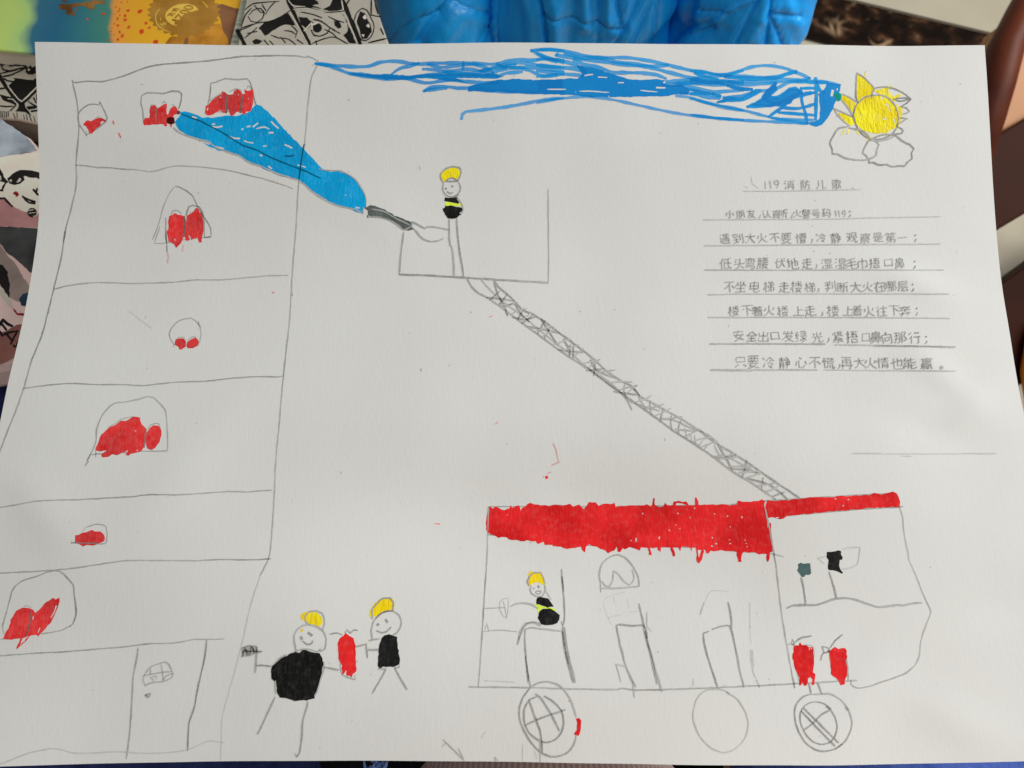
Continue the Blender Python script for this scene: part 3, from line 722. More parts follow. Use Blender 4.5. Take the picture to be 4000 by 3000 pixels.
draw('signal_post', PENCIL, eng, '''
s I 8 .66: 838 895 855 960 870 1060 880 1135/1080 845 1105 920 1130 1010 1145 1075
s M 5 .24: 1075 265 1150 245 1272 240 1265 320 1240 430 1180 460 1070 480/905 340 815 358 890 420
''', 4)
EXT = ['''
p K 1: 1290 430 1330 435 1340 400 1355 430 1400 435 1430 450 1470 455 1478 540 1475 650 1470 700 1492 715 1485 790 1480 835 1450 830 1460 780 1445 755 1420 770 1410 830 1380 838 1360 805 1355 835 1330 835 1330 760 1310 720 1300 680 1280 640 1275 590 1258 560 1260 520 1275 500 1275 460
e K 4: 1432 455 1436 480/1456 455 1458 475
''', '''
p K 1: 1625 500 1660 470 1680 448 1705 455 1720 470 1785 462 1808 490 1800 520 1815 550 1800 590 1812 660 1805 740 1785 790 1785 825 1740 830 1720 790 1700 760 1650 720 1645 640 1640 600 1635 560
''', '''
p N 1: 1055 540 1090 510 1110 492 1140 520 1175 540 1190 600 1198 650 1195 740 1200 830 1170 850 1160 880 1140 860 1115 860 1110 820 1090 850 1075 850 1075 770 1045 710 1040 640 1040 580
e N 5: 1105 850 1112 815
''']
EXH = ['''
s K 9 .7: 1255 420 1265 375 1285 410 1265 430 1250 420/1290 405 1360 355 1420 350 1460 340/1262 425 1285 432
s K 6 .5: 1210 435 1250 418/1400 428 1450 438 1475 460 1478 560/1290 440 1280 560 1310 690 1330 790
''', '''
s K 9 .7: 1560 445 1625 465 1630 500 1580 510 1560 445/1640 460 1690 390 1765 328/1575 510 1555 540 1545 585/1610 500 1640 480
s K 7 .6: 1790 465 1800 560 1815 650 1820 790/1632 510 1650 620 1700 750 1725 800
''', '''
s N 9 .62: 965 505 1030 492 1080 508/1100 490 1120 465 1140 490/1140 495 1180 465 1210 470
s N 7 .6: 1060 750 1075 850 1190 895 1185 850/1090 755 1210 735/1150 520 1180 600 1190 740
''']
for i, l in enumerate(('red extinguisher beside the cab wall', 'red extinguisher nearest the front of the engine')):
    e_ = draw('fire_extinguisher', RED, eng, EXT[i], 2, l); draw('extinguisher_handle', PENCIL, e_, EXH[i], 1.2)
e_ = draw('fire_extinguisher', RED, sheet, EXT[2], 2, 'red extinguisher between two walking firefighters'); draw('extinguisher_handle', PENCIL, e_, EXH[2], 1.2)

# --- the firefighters
def fireman(label, lines, helmet, jacket, band=None, hm=None):
    p = draw('drawn_firefighter', PENCIL, sheet, lines, 5, label)
    draw('helmet', hm or GOLD, p, helmet, 2); draw('jacket', BLACK, p, jacket, 3)
    if band: draw('reflective_band', LIME, p, band, 1)
fireman('drawn firefighter aiming the hose from the basket', '''
s G 7 .72: 455 640 415 560 388 490 400 430 470 355 540 305 660 280 790 298 835 340 838 420 800 520 765 600
s G 7 .7: 490 610 540 560 600 530 670 525 760 590/520 600 640 600 770 590
s G 6 .66: 455 640 440 740 455 820 500 885 555 925 640 940 700 925 760 890 810 820 825 750 815 670 780 610
s G 9 .8: 500 735 520 772/640 685 668 722
s G 7 .75: 530 815 575 840 615 860 645 845 660 825
s G 6 .6: 700 905 745 920 800 1010 850 1090 870 1150 880 1210 865 1270 840 1310
s E 8 .66: 1670 785 1672 880 1672 950 1680 1015 1690 1020 1705 1110 1712 1200 1710 1260 1720 1295/1737 785 1740 880 1755 1020 1775 1150 1790 1240 1797 1290
s E 8 .62: 1350 810 1410 840 1465 870/1465 870 1475 855 1530 852 1600 865 1675 880
''', '''
p G 1: 455 605 415 510 400 470 410 410 470 360 540 330 640 310 740 310 790 350 815 400 800 500 770 580 740 560 700 525 600 530 530 560 490 610
''', '''
p G 1: 478 950 560 965 640 955 730 950 750 1000 790 1050 780 1075 700 1065 600 1045 485 1030
p G 1: 440 1190 490 1170 490 1125 540 1140 620 1125 720 1140 800 1160 880 1185 880 1235 830 1265 790 1290 840 1320 790 1345 740 1395 650 1410 540 1400 510 1350 485 1330 490 1290 450 1240
''', '''
p G .95: 470 1080 510 1045 600 1050 700 1075 790 1080 870 1090 880 1110 850 1130 740 1140 620 1120 540 1125 480 1115
''')
fireman('drawn firefighter sitting at the wheel of the engine', '''
s H 7 .66: 480 970 465 930 490 880 520 855 580 855 605 900 620 955
s H 6 .6: 500 965 490 1000 500 1030 540 1060 590 1060 615 1030 622 990 615 960
s H 9 .8: 517 986 520 996/555 965 570 985
s H 6 .6: 535 1020 560 1010 585 1015 580 1035 550 1038 535 1025
s H 5 .3: 625 1010 655 1060 670 1090
s J 8 .5: 430 265 470 240 540 232 620 248 670 280
s J 9 .5: 695 430 640 400 580 405 540 450 510 520 490 590/690 410 620 395 560 410 520 470 500 550
''', '''
p H 1: 465 870 490 845 520 850 590 845 590 870 620 940 620 960 560 940 520 945 480 970 462 940 480 900
''', '''
p H 1: 545 1070 580 1062 640 1080 680 1120 690 1150 640 1155 590 1140 540 1125
p H 1: 560 1200 600 1165 660 1165 700 1185 740 1220 740 1260 720 1295 650 1305 620 1310 580 1300 555 1250
''', '''
p H .95: 525 1130 560 1130 620 1155 700 1165 718 1190 690 1195 640 1165 590 1170 560 1200 545 1180
''')
fireman('big round drawn firefighter holding an axe', '''
s N 7 .5: 905 470 925 420 920 350 905 320 860 300 800 305 755 350 770 400 800 420
s N 7 .55: 680 650 665 560 665 510 690 460 740 425 800 418 870 440 915 470 940 540 930 630 900 645 870 640
s N 6 .5: 640 665 690 640 760 630 830 640 870 655 895 620
s N 10 .72: 720 520 735 548/785 485 822 515
s N 8 .7: 735 560 770 585 800 590 822 575 825 555
s N 9 .62: 470 778 400 772 335 772/345 610 335 720 328 838/920 785 980 795 1050 812
s N 7 .5: 920 740 920 800 890 900 860 1000 838 1040/500 900 505 1020/480 770 540 710 600 675
s N 8 .6: 500 1040 450 1150 400 1260 348 1365/780 1080 778 1120 740 1250 730 1400 712 1520 685 1560 672 1530
p N .5: 208 700 215 620 260 600 340 605 345 640 395 650 340 665 290 690 240 690
s N 8 .42: 215 695 230 630 280 680 290 610 330 660 340 610/212 620 270 600 340 605/225 640 300 650 350 645 390 650/240 620 260 690/300 605 320 670/215 660 250 640 280 660
''', '''
p N 1: 720 335 745 310 800 310 860 315 895 350 908 400 885 438 820 420 770 405 745 385 720 365
d N 6 1: 730 468
''', '''
p N 1 2.5: 470 775 500 750 540 715 575 700 600 690 640 655 710 660 740 630 780 650 830 660 880 665 905 710 915 760 900 850 880 920 870 985 835 1030 840 1055 800 1070 740 1070 670 1080 600 1055 540 1045 515 1010 510 960 490 910 470 890 460 850
''')
fireman('slim drawn firefighter walking behind the extinguisher', '''
s N 8 .6: 1340 370 1335 300 1380 235 1430 190 1490 190 1520 225 1515 300/1365 370 1410 325 1480 300 1515 300
s N 7 .6: 1340 545 1330 460 1345 400 1390 340 1450 305 1520 300 1570 335 1592 400 1580 450 1550 490 1510 510/1310 555 1400 540
s N 11 .75: 1380 408 1392 425/1450 370 1472 400
s N 8 .7: 1375 470 1420 490 1460 480 1490 450 1500 440
s N 9 .6: 1390 635 1300 635/1190 610 1240 600 1285 585 1290 640 1298 705
s N 8 .62: 1460 800 1400 910 1340 1010/1530 790 1580 880 1640 980
s N 7 .5: 1390 800 1450 800/1575 765 1572 790 1530 790
''', '''
p N 1: 1310 340 1320 300 1350 240 1400 200 1460 185 1510 190 1530 230 1520 290 1460 300 1400 325 1370 350 1330 360
''', '''
p N 1: 1415 530 1440 510 1480 500 1515 510 1550 525 1560 620 1575 720 1570 760 1520 785 1430 780 1400 800 1388 770 1390 700 1395 620 1410 560
''')

# --- stray marks
for t in '''
s N 5 .6: 1945 1408 2040 1500 2135 1595/2080 1480 2130 1590
s N 4 .5: 1945 1470 1955 1452 1975 1445
s J 4 .5: 295 1560 300 1600/295 1560 335 1605
s J 4 .4: 685 1400 688 1630
s J 3 .2: 540 1450 535 1600/640 1510 660 1580/180 1400 220 1340
s B 3 .1: 930 580 1000 630 1100 705
s Z 4 .6: 1640 650 1642 662/1645 1438 1647 1450
'''.strip().split('\n'):
    hd, runs = t.split(':')
    for r_ in runs.split('/'): draw('stray_pencil_mark', PENCIL, sheet, hd + ':' + r_, 5)
sp = Ink()
for _ in range(95):
    x, y = rng.uniform(170, 3820), rng.uniform(220, 2930); a = rng.uniform(0, 6.3); l = rng.uniform(0, 7)
    if rng.random() < .5: sp.disc((x, y), rng.uniform(1.4, 2.8), rng.uniform(.2, .5), k=6)
    else: sp.stroke([(x, y), (x + l * math.cos(a), y + l * math.sin(a) + 2)], 3, rng.uniform(.25, .55))
o = sp.build('paper_specks', PENCIL, sheet, off=.00016); o['kind'] = 'stuff'
for t in '''
m F 4 .45: 605 1080 620 1110 632 1165 640 1190/600 1205 632 1190/575 1250 592 1246
d F 6.5 .95: 568 1275
d F 2.5 .7: 550 1272
m B 4 .7: 1960 445 1975 450
m F 3 .6: 270 968 285 958/240 350 255 345/130 322 134 326/5 630 12 628
m Z 4 .6: 1700 2045 1718 2047
'''.strip().split('\n'):
    hd, runs = t.split(':')
    for r_ in runs.split('/'): draw('red_splash', RED, sheet, hd + ':' + r_, 1)

# --- the nursery rhyme in pencil
GL = {",":"319347785463583956334928","1":"49104989","9":"68466848|68486347485036462936283030213614431055106517702970446747656055754386",";":"42945086518353705068","。":"13401463207332834486608576778367865584347622631449114013301722231340","一":"08499149","上":"46104689|07909190|464246408341","下":"08099109|480946094789|4736473454358352","不":"0959314542334831|643969419058|10108810|551148304988","也":"89729174908283904191298926842615|53705308|264520440748|25442641354047355336|523554325331633177268327815876656865","伏":"61496652757482838988|77118423|35369036|22902236203422253008|359047785369575461496108|213516360845|603661356138|613561386336","低":"61746888|90107909681445174219428650865584|219020322909|2035163611410848|4246424471469145|6714715676777983868891839275|694570447146","儿":"09882077266529512911|661067857088868891829271","光":"21152730|634663897392869191859177|713280148411|09459145|364634612975208511900889|504548454908","全":"13908690|24677567|50144814303118410944|5090489048465046|50115014672985439044|486749664968|496649685067|8039814080398140744624461940","再":"658978867964|11108610|91650765|7966782720271988|501048104865|7946794419441946|186519641966|196419662065|492850274827|494650454845|78658065","冷":"09112027|09842157|57356342|4874568059807091|31403538571460136108|591363148940|60816182618060816378786079544053","出":"1818194479448018|84588491|508548854908|8486848415851458|484449434945|494349455044","判":"14132025|4527502153135611|68196866|7491839189868908|14365136|54601060|188825803069316034603307|323633353338|333533383436","到":"69156969|7692889190889007|10135513|13595359|33493382|55794182338129840989|2513271326171831173943364934483551355440|325933583360|335833603459|432348294934","友":"89241024|54763346|0986197626632951344833463545764672585876|2891438554765876668280899389|33483447324436243807|342435253623","发":"20292511|72107919|17308830|3953345423710981|57763953433046284908|6075607759766379758689919389|40477648775175576076577640883090","口":"8990880710081090|8982898010801082","只":"078815853467|686977758988|19102049804879091910","号":"21082228782777072108|07459145|22652663766477727580699150924689|3045284529512663","向":"412446085006|1391132641248526858883917092|337233706570644534453377","听":"40903989438248644939|85097908511649194941|096809662966291710160974|494149398940|774075407691","哪":"7191710890089016833483429053916986768276|330757085758|4692529155885756|06740713221422630764|573357313332|5758415640583357|423142504157395740662892|423341074307|395740584156|423142334332","在":"39224208|38909090|42548654|90231023|235216540961|33233523333023492491|669064906535|645465536555|655365556654","地":"08323132|9178918485905190488846844618|67696709|0875197122683166|464746453847|203221312133|213121332232|21672268|21692110|46414643603867366739|6732673479298829866083667866","坐":"7231763390479049|09909190|16648364|094923312715|50485046584772317614|519049905009|223128323542|496450635065|506350655164","大":"504153445858667080848989|50414841|484153358935|493946351035|1189238229764256454549414908","头":"15303038|221128134019|597166738686|08529152|09901191268535794767515354505607","奔":"43204708|49334954|68566890|08679067|1490267930673056|88211021|75367638704327432338|286729683066|3421362134273031223910450844|484349424944|494249445043|642265216321662871338944|686869676767","安":"394540394431|46074918|13311419491884198531|8389557449744370296627633347|704764615574|8946694739453348344732461046|487348764480338520901390","察":"1089119019853076|18472453|3992479250885068|57318031|68778688|28262829|69487148|71477149|32503344|5225532957315838674784589158|102311168816892380317740645335533250255221570963|274033453843433442302930272928280943|1461156018677967|491651164908","小":"0967165622352532|3390478949854910|763486569070","层":"34428442|80838283|75708588|92592859|496046693386|182818261828852684081908175813780888|358453858283|80838183","巾":"157616278327847282766877|49074991|482749264928|492649285027","弯":"114117392526|49085016|702774278640|82771875|10178817|55905892769281858376|197522637563776076492249|401738173940|611759176040","往":"092623142608|610965176920|43568456|35899189|90263926|214716480954|2930233921452291|65276488|635664556457|645564576556","心":"08741642|323432833588668971847371|39115826|80409070","情":"07461026|19081991|27223030|34399239|36158915|40268626|4290435083508477|7391819183898475|643961396308|8465846342634265|847742754277|611563146316|612663256327|631463166415|632563276426","慌":"07461025|20072090|339143804563|63636390|806380898291909193839180|50075019|75077520|35159115|2723313464329133|65326125|4533433345518851|491550145016|501450165115|751676157415","懵":"074710351027|20072091|28243135|3855394891489255|53075316|77077716|38139213|5638883990369026422542395638|46924660485881588292|572555255638|7439723972257425|8270826846684670|8280827846784680|8291828946894691|521353115314|531153145413|771478137613","捂":"08273027|8490836446644591|1191199021842107|42108910|914938493453235321560858|5549534954385911|8049823581284428|8488848545854588|202721262128|212621282227|2153225421572056|552856295727","断":"091109804381|20142325|41264615|52945188547957585740|9109840858165742|19364736|32723207|176526503246|465739483147|574257408941|804178417991|313632353238|31473347|323532383336","是":"09498949|24713882518689889385|1781217324712559|772277082108213577357821|514949494985|506750658366|782320212023","朋":"29863289418944844454|7890869091889254|1756190744084456|089015721754|9256920864076455615658765389|4432443018301832|44561756|9232923063306332|92566355","梯":"09263226|67246758|23922307|65616158455846438642894089244423|234031453454|6565596849793985|22442044164908670872|5623542355165108|67916767656567579159907986828183|222623252327|232523272426|664267416743|674167436842|782376238109","楼":"47115018|78208509|09263126|65076546|0773076814522046204122402107|40609160|71827180708178687961|58606054|8690738471816381527650725461|214026423251|71287332834289459344|642965276628|9026732671286528653059264226|638156884092|1947204621482192|202621252127|212521272226|61286329612854364146","歌":"13251439293828241325|43524314|72607060|07515151|553961236409|59826769686371607136|08134913|117911772977286413641182|612286238925883385428343|4350438940913391|42514451|70607159756478738584","毛":"813416431045|89560768|750972084416421813210923|41184386469054927892869090859179|414142424141423942414340|416442654164426142644363","消":"083610352142|14892664|15092717|42114823|812489119210|749185908669|8671853544354391|64356507|8654865243524354|867143694371","湿":"09361941|11882264|131015092415|36594376|81768860|29899289|832783114111414483448426|548952895354|69897054|842840264028","火":"105014492228|75498329|8989788568785766525447504808|4650327521840990","电":"4408448146895392779285888878|1067106576667864772211221071|7845784310431045|442345224322|444545444344|446745664366","真":"1091119233823882|638265818991|88151115|08739073|46265008|7640763823382340|7651764923492351|7661765923592361|757376284726232822732473|471548164914","着":"819180553255|20318131|17188618|315924611173|114433443545344641439144|3445335431563291|8168816632663268|8178817632763278|8190818832883290|4044423346304819|32553355|341836183207|6918671870097506","码":"075807531449|46687768|728976908486906791497848|8048524851395325|09093509|16781676337633421640|8048784882114910|210923092113144816511684","第":"21154716|532660156108|74177726|082822152407|6786798882848570846649664669|50664935|4850815081341734|17671966195321505050|3216301634253327|446845694468427228831391|48505050|591573179116|499149714768446942661866","紧":"059013903078|13111334|300730393545|657970798690|644953544356395429542753285226542254|88728368796774596758|923886407133693064305336443932472753|306830664156|516949913892|5409520954186430|6930811681094709|7765786676676768256821701470","绿":"08843078|52585360|09402441|44429042|471182118227|313029352441234617531561|306015601064|42815969726788539153|7266817790829181|1340104013322310|68426642678364915891|82254926|81428225|666867696766|676668676668","能":"319240904171|40264226|570757416044854489419035|575457886091869190889180|1192134241434173|34144430|2506210813231327|422613260928|4158415611561158|417311711173|57245722652382168517|57705768646983608661|40264126","腰":"439060856680|31553157|90104310|43599159|734488438624442545447544|238929893186310915081456117508840992|908975827480668063774773|58596053|313331311532|31571456|5844592457105910|751073107344|535955595073|592560245724|732474237425|742374257524|8159835981618166747774817380","行":"10252610|48148814|44419141|234817491054|303223452491|78417641768871916091","要":"3843154315236022842384433643|90070807|918984906082588046804578287527732274|5880607570667159|07589258|35433608|4243404341503858|614359436008|267327742772267330663159|352336223624|362236243823|414841504448|4679478046794681478042850991|602461235923","观":"4954500985108554|6559716171837488888892819274|4385547765596725|098220692361265926492947314136140913|265931633572|265027492549265022471130","警":"22617761|22707870|2280239078897880767824782280|38083814|64149115|08105010|743378389043|200820151129|89520952|57216120|4243443944221622|314031291430112913280830|57427233753475327433832084158215|13291530164032403443434349474951|723360206607|16221722|191020092011|200920112110|381139103610","认":"18102516|0739244025792284|42905377605464516507|6451695476749090|247830783873","赢":"3876395256535675|203421437743794178332034|219328902875|57865486|6665675281528290849291929285|07139113|287728531552157613770891|548656905989|4581498154865989|2013181320248424|2865286314631465|28771476|56865589|56865589|5588578657895989638466746663|827682787777726666636665|476146813591|491349074605","走":"10408840|19198019|236926703882548989909388|099023692552|496349608261|481949184920|484049394941|48854908|491849205019|493949415040","遇":"11132420|217821420841|74657665|767884788676864736473576|610882088233413440086108|4766576660647665|73567768|15812177|217826793686478989899385|596561476108|8222822040204022|594760486146|612263216021|613563346034|74657565","那":"63896310891088187836784189549164907085747374|3189418844834655|080946104657|250923092354215616770988|463346310932|465722550956|205621572255|233224312433|243124332532","防":"0991091129103113243424403151326029692270|544683478271798877916592|39248924|5524532455465250496841823289|632465166307","静":"3192369239903974|07394439|08164316|6834688365915791|1392145039513976|50509250|7133781876166016|1027422744295129533384338571|263924392507|3964396113611364|397613741376|856985675468|241625152517|242725262528|251525172616|252625282627|5029513051285029571861166307|675068496851|676868696867|684968516950|686968676869|855186508450","鼻":"67766791|09759175|24232514481375157538734025402421|481348085205|3176308225881092|8355836381651664174882488357|5065486548485048|752375212421|7531752924292431|8357495516551657|495750564856"}
def glyph(ink, ch, cx, cy, size, dens, w=4.2):
    d = GL[ch]
    if ch == ';':
        ink.disc((cx - size * .02, cy - size * .16), 3.6, dens); ink.stroke([(cx + size * .02, cy + size * .16), (cx + size * .03, cy + size * .27), (cx - size * .1, cy + size * .42)], w, dens, step=8, jit=.3); return
    sx = size * rng.uniform(.92, 1.06); sy = size * rng.uniform(.88, 1.06); sh = rng.uniform(-.16, .02); rt = rng.uniform(-.08, .07)
    if ch in ',;': sx *= .5; sy *= .5; cy += size * .2
    elif ch == '。': sx *= .25; sy *= .25; cy += size * .28
    elif ch in '19': sx *= .8; sy *= .9; sh -= .05
    elif ch == '一': sx *= .9
    elif ch == '口': sx *= .72; sy *= .72
    c, s_ = math.cos(rt), math.sin(rt)
    for run in d.split('|'):
        pts = []
        for i in range(0, len(run), 4):
            u = (int(run[i:i + 2]) - 49.5) / 99 * sx; v = (int(run[i + 2:i + 4]) - 49.5) / 99 * sy
            u += -sh * -v * -1 + rng.uniform(-1, 1) * .02 * size; v += rng.uniform(-1, 1) * .02 * size
            v -= u * .06
            pts.append((cx + u * c - v * s_, cy + u * s_ + v * c))
        if len(pts) > 1: ink.stroke(pts, w * rng.uniform(.85, 1.15), dens * rng.uniform(.6, .9), step=60, jit=.3, taper=False)
RULES = ['''
s P 5 .22: 450 213 800 212 1100 206 1470 198
s P 4 .1: 520 90 530 150 590 190/470 170 490 185/1390 180 1420 200
''', 's P 5 .34: 100 461 600 458 1150 455 1600 443 2160 432', 's P 6 .42: 110 684 900 678 1500 674 2155 670', 's Q 6 .42: 105 156 600 158 1400 155 2080 157',
 's Q 6 .36: 137 360 400 355 1200 352 2120 354', 's Q 6 .4: 137 547 900 546 1500 548 2135 555', '''
s Q 8 .5: 150 765 600 764 1110 767
s Q 7 .42: 1180 772 1700 780 2175 788/1500 782 1800 784 2170 794
''', '''
s Q 8 .5: 160 978 600 979 1040 980
s Q 6 .4: 1090 978 1500 984 2180 988/160 984 500 988
''']
draw('signature_line', PENCIL, sheet, '''
s Z 5 .34: 3330 1770 3445 1771
s Z 5 .3: 3755 1771 3892 1771
s Z 4 .16: 3445 1772 3755 1772/3520 1780 3565 1781
''', 4)
LINES = [
 ('P', 158, 98, .55, '119消防儿歌', [640, 686, 738, 848, 990, 1122, 1258]),
 ('P', 414, 82, .52, '小朋友,认真听,火警号码119;', [335, 425, 520, 595, 650, 735, 800, 870, 918, 995, 1080, 1170, 1252, 1280, 1322, 1372]),
 ('P', 622, 100, .55, '遇到大火不要懵,冷静观察是第一;', [290, 405, 512, 615, 725, 822, 950, 1045, 1125, 1250, 1390, 1505, 1615, 1725, 1825, 1938]),
 ('Q', 102, 104, .56, '低头弯腰伏地走,湿湿毛巾捂口鼻;', [285, 398, 487, 590, 735, 835, 955, 1030, 1118, 1232, 1325, 1412, 1510, 1625, 1715, 1840]),
 ('Q', 296, 104, .56, '不坐电梯走楼梯,判断大火在哪层;', [318, 408, 525, 640, 765, 868, 978, 1048, 1145, 1250, 1355, 1455, 1550, 1640, 1745, 1825]),
 ('Q', 492, 104, .58, '楼下着火楼上走,楼上着火往下奔;', [350, 465, 543, 645, 755, 885, 980, 1080, 1168, 1293, 1365, 1465, 1570, 1672, 1760, 1858]),
 ('Q', 702, 108, .6, '安全出口发绿光,紧捂口鼻向那行;', [393, 500, 595, 692, 797, 905, 1040, 1130, 1208, 1325, 1440, 1520, 1612, 1720, 1840, 1935]),
 ('Q', 916, 112, .6, '只要冷静心不慌,再大火情也能赢。', [408, 512, 640, 770, 905, 1020, 1130, 1220, 1280, 1385, 1478, 1580, 1695, 1800, 1940, 2060])]
for k_, (t_, y_, sz, dn, txt, xs) in enumerate(LINES):
    ox, oy, kk = TILES[t_]; ink = Ink()
    for i, (ch, x) in enumerate(zip(txt, xs)):
        drift = -8 * i / 15 if k_ in (1, 2) else (22 * i / 15 - 4 if k_ == 6 else (10 * i / 15 if k_ == 7 else 0))
        glyph(ink, ch, ox + x * kk, oy + (y_ + drift + rng.uniform(-4, 4)) * kk, sz * kk, dn)
    o = ink.build('poem_line', PENCIL, sheet, off=.00016 + k_ * .000002)
    draw('writing_line', PENCIL, o, RULES[k_], 3)

# ------------------------------------------------------------------ surroundings
UP = (0, 0, 1)
# --- floor
def marble():
    m, nt, b = nodes_mat('dark_emperador_marble')
    v = coords(nt)
    w = noise_node(nt, 7, 4, v).outputs['Color']
    mx = N(nt, 'ShaderNodeVectorMath', operation='MULTIPLY_ADD'); nt.links.new(w, mx.inputs[0]); mx.inputs[1].default_value = (.09, .09, .09); nt.links.new(v, mx.inputs[2])
    vo = N(nt, 'ShaderNodeTexVoronoi', feature='DISTANCE_TO_EDGE'); vo.inputs['Scale'].default_value = 19; nt.links.new(mx.outputs[0], vo.inputs['Vector'])
    n1 = noise_node(nt, 38, 6, v, .62).outputs[0]
    base = ramp(nt, n1, [(.44, lin(26, 17, 12)), (.58, lin(54, 35, 24)), (.70, lin(116, 80, 56)), (.80, lin(196, 160, 130))])
    n2 = noise_node(nt, 11, 3, v).outputs[0]
    vein = math_n(nt, 'MULTIPLY', ramp(nt, vo.outputs['Distance'], [(.0, (1, 1, 1, 1)), (.09, (0, 0, 0, 1))]), ramp(nt, n2, [(.5, (0, 0, 0, 1)), (.62, (1, 1, 1, 1))]))
    nt.links.new(mix(nt, vein, base, lin(206, 166, 128)), b.inputs['Base Color'])
    b.inputs['Roughness'].default_value = .35; b.inputs['Specular IOR Level'].default_value = .12
    return m
fl = mk('floor', [(-4, -4, 0), (4, -4, 0), (4, 6, 0), (-4, 6, 0)], [(0, 1, 2, 3)], m_plain('cream_floor_tile', lin(206, 192, 166), lin(222, 210, 186), 6, .3), None)
tag(fl, kind='structure')
gnd = on_plane((0, 0, 0), UP)
def fline(a, b):
    p = gnd(np.array([a[0], b[0]]), np.array([a[1], b[1]])); d = p[1] - p[0]; d /= np.linalg.norm(d); return p[0] - d * 3, p[0] + d * 3
u0, u1 = fline((3270, 0), (3860, 142)); du = (u1 - u0) / np.linalg.norm(u1 - u0); lq = gnd(np.array(3167.), np.array(164.)); l0, l1 = lq - du * 3, lq + du * 3
bd = mk('floor_border', [l0 + [0, 0, .004], l1 + [0, 0, .004], u1 + [0, 0, .004], u0 + [0, 0, .004]], [(0, 1, 2, 3)], marble(), None)
tag(bd, kind='structure')
grout = m_plain('dark_grout', lin(92, 80, 66), rough=.9)
for nm, (a, b_) in (('floor_joint', (u0, u1)),):
    nrm = np.cross(b_ - a, [0, 0, 1]); nrm /= np.linalg.norm(nrm)
    j = mk(nm, [a + [0, 0, .006] - nrm * .002, b_ + [0, 0, .006] - nrm * .002, b_ + [0, 0, .006] + nrm * .002, a + [0, 0, .006] + nrm * .002], [(0, 1, 2, 3)], grout, None); tag(j, kind='structure')

# --- low table that carries the books and the pouch
WOOD_DARK = m_plain('dark_stained_wood', lin(52, 30, 20), lin(82, 48, 32), 8, .42, 60, .2, .0006, vscale=(1, 8, 1))
tb = root('side_table', (-.52, .32, 0), 'dark brown low table under the books at the left of the drawing', 'table')
o = mk('table_top', *box((-.58, .335, .54), (.94, .60, .024)), WOOD_DARK, tb); bevel(o, .004)
for x in (-1.0, -.15):
    for y in (.07, .60): mk('leg', *box((x, y, .264), (.045, .045, .528)), WOOD_DARK, tb)

def slab(name, pxs, z, thick, m, parent, bw=.0, surf=None):
    s_ = surf or on_plane((0, 0, z), UP)
    tp = s_(np.array([p[0] for p in pxs], float), np.array([p[1] for p in pxs], float))
    V, Fc = prism(tp, UP, thick); o = mk(name, V, Fc, m, parent); fix_normals(o)
    if bw: bevel(o, bw)
    return o

def linB(r, g, b): return lin(r, g, b, 1.28)
# --- picture book: teal to yellow cover, leaping animals, gold seal
def cover_mat():
    m, nt, b = nodes_mat('picture_book_cover')
    v = coords(nt)
    sp = N(nt, 'ShaderNodeSeparateXYZ'); nt.links.new(v, sp.inputs[0])
    n1 = math_n(nt, 'MULTIPLY', math_n(nt, 'SUBTRACT', noise_node(nt, 16, 3, v).outputs[0], .5), .05)
    x = math_n(nt, 'ADD', math_n(nt, 'ADD', sp.outputs[0], n1), math_n(nt, 'MULTIPLY', sp.outputs[1], .12))
    f = N(nt, 'ShaderNodeMapRange'); f.inputs[1].default_value = BOOKX[0]; f.inputs[2].default_value = BOOKX[1]; nt.links.new(x, f.inputs[0])
    c = ramp(nt, f.outputs[0], [(.0, linB(182, 206, 110)), (.055, linB(166, 200, 120)), (.11, linB(44, 104, 128)), (.22, linB(28, 96, 128)), (.33, linB(42, 112, 124)), (.445, linB(66, 128, 112)), (.47, linB(226, 148, 60)), (.55, linB(232, 160, 36)), (.8, linB(236, 172, 34)), (1, linB(230, 168, 40))])
    nt.links.new(c, b.inputs['Base Color']); b.inputs['Roughness'].default_value = .32; return m
BOOKZ = .592
bp = on_plane((0, 0, BOOKZ), UP)
c0, c1 = bp(np.array([0., 943.]), np.array([90., 90.]))
pb = root('picture_book', tuple(bp(np.array(400.), np.array(100.)) - [0, 0, .03]), "teal and yellow picture book with a gold seal behind the sheet's top left corner", 'book')
BOOKX = (c0[0] - pb.location[0], c1[0] - pb.location[0])
slab('cover', [(-520, 145), (145, 208), (863, 279), (945, 0), (985, -140), (1030, -330), (-420, -420)], BOOKZ, .0022, cover_mat(), pb, .0006)
slab('page_block', [(-516, 140), (145, 203), (858, 273), (940, 0), (980, -140), (1024, -325), (-418, -415)], BOOKZ - .0023, .019, m_plain('page_edges', linB(214, 206, 190), linB(196, 188, 172), 300, .9, vscale=(1, 1, 40)), pb)
slab('back_cover', [(-520, 145), (145, 208), (863, 279), (945, 0), (985, -140), (1030, -330), (-420, -420)], BOOKZ - .0215, .0022, m_plain('back_cover_board', linB(40, 100, 110)), pb)
def ink_flat(name, c1, c2, rough=.45): return m_ink(name, c1, c2, grain=.02, rough=rough, bstr=.05, base=c1)
P_RED = ink_flat('printed_red', linB(196, 62, 28), linB(218, 82, 40)); P_GOLD = ink_flat('printed_gold', linB(150, 104, 34), linB(176, 128, 56))
P_PALE = ink_flat('printed_pale_gold', linB(226, 178, 74), linB(236, 190, 84)); P_BROWN = ink_flat('printed_brown', linB(92, 60, 30), linB(150, 110, 58))
P_TAN = ink_flat('printed_tan', linB(150, 96, 30), linB(206, 142, 52)); P_PLUM = ink_flat('printed_plum', linB(112, 70, 50), linB(142, 98, 66))
P_INK = ink_flat('printed_black', linB(20, 19, 17), linB(30, 28, 26), .6); P_LIGHT = ink_flat('printed_light', linB(186, 176, 160), linB(200, 190, 176), .6)
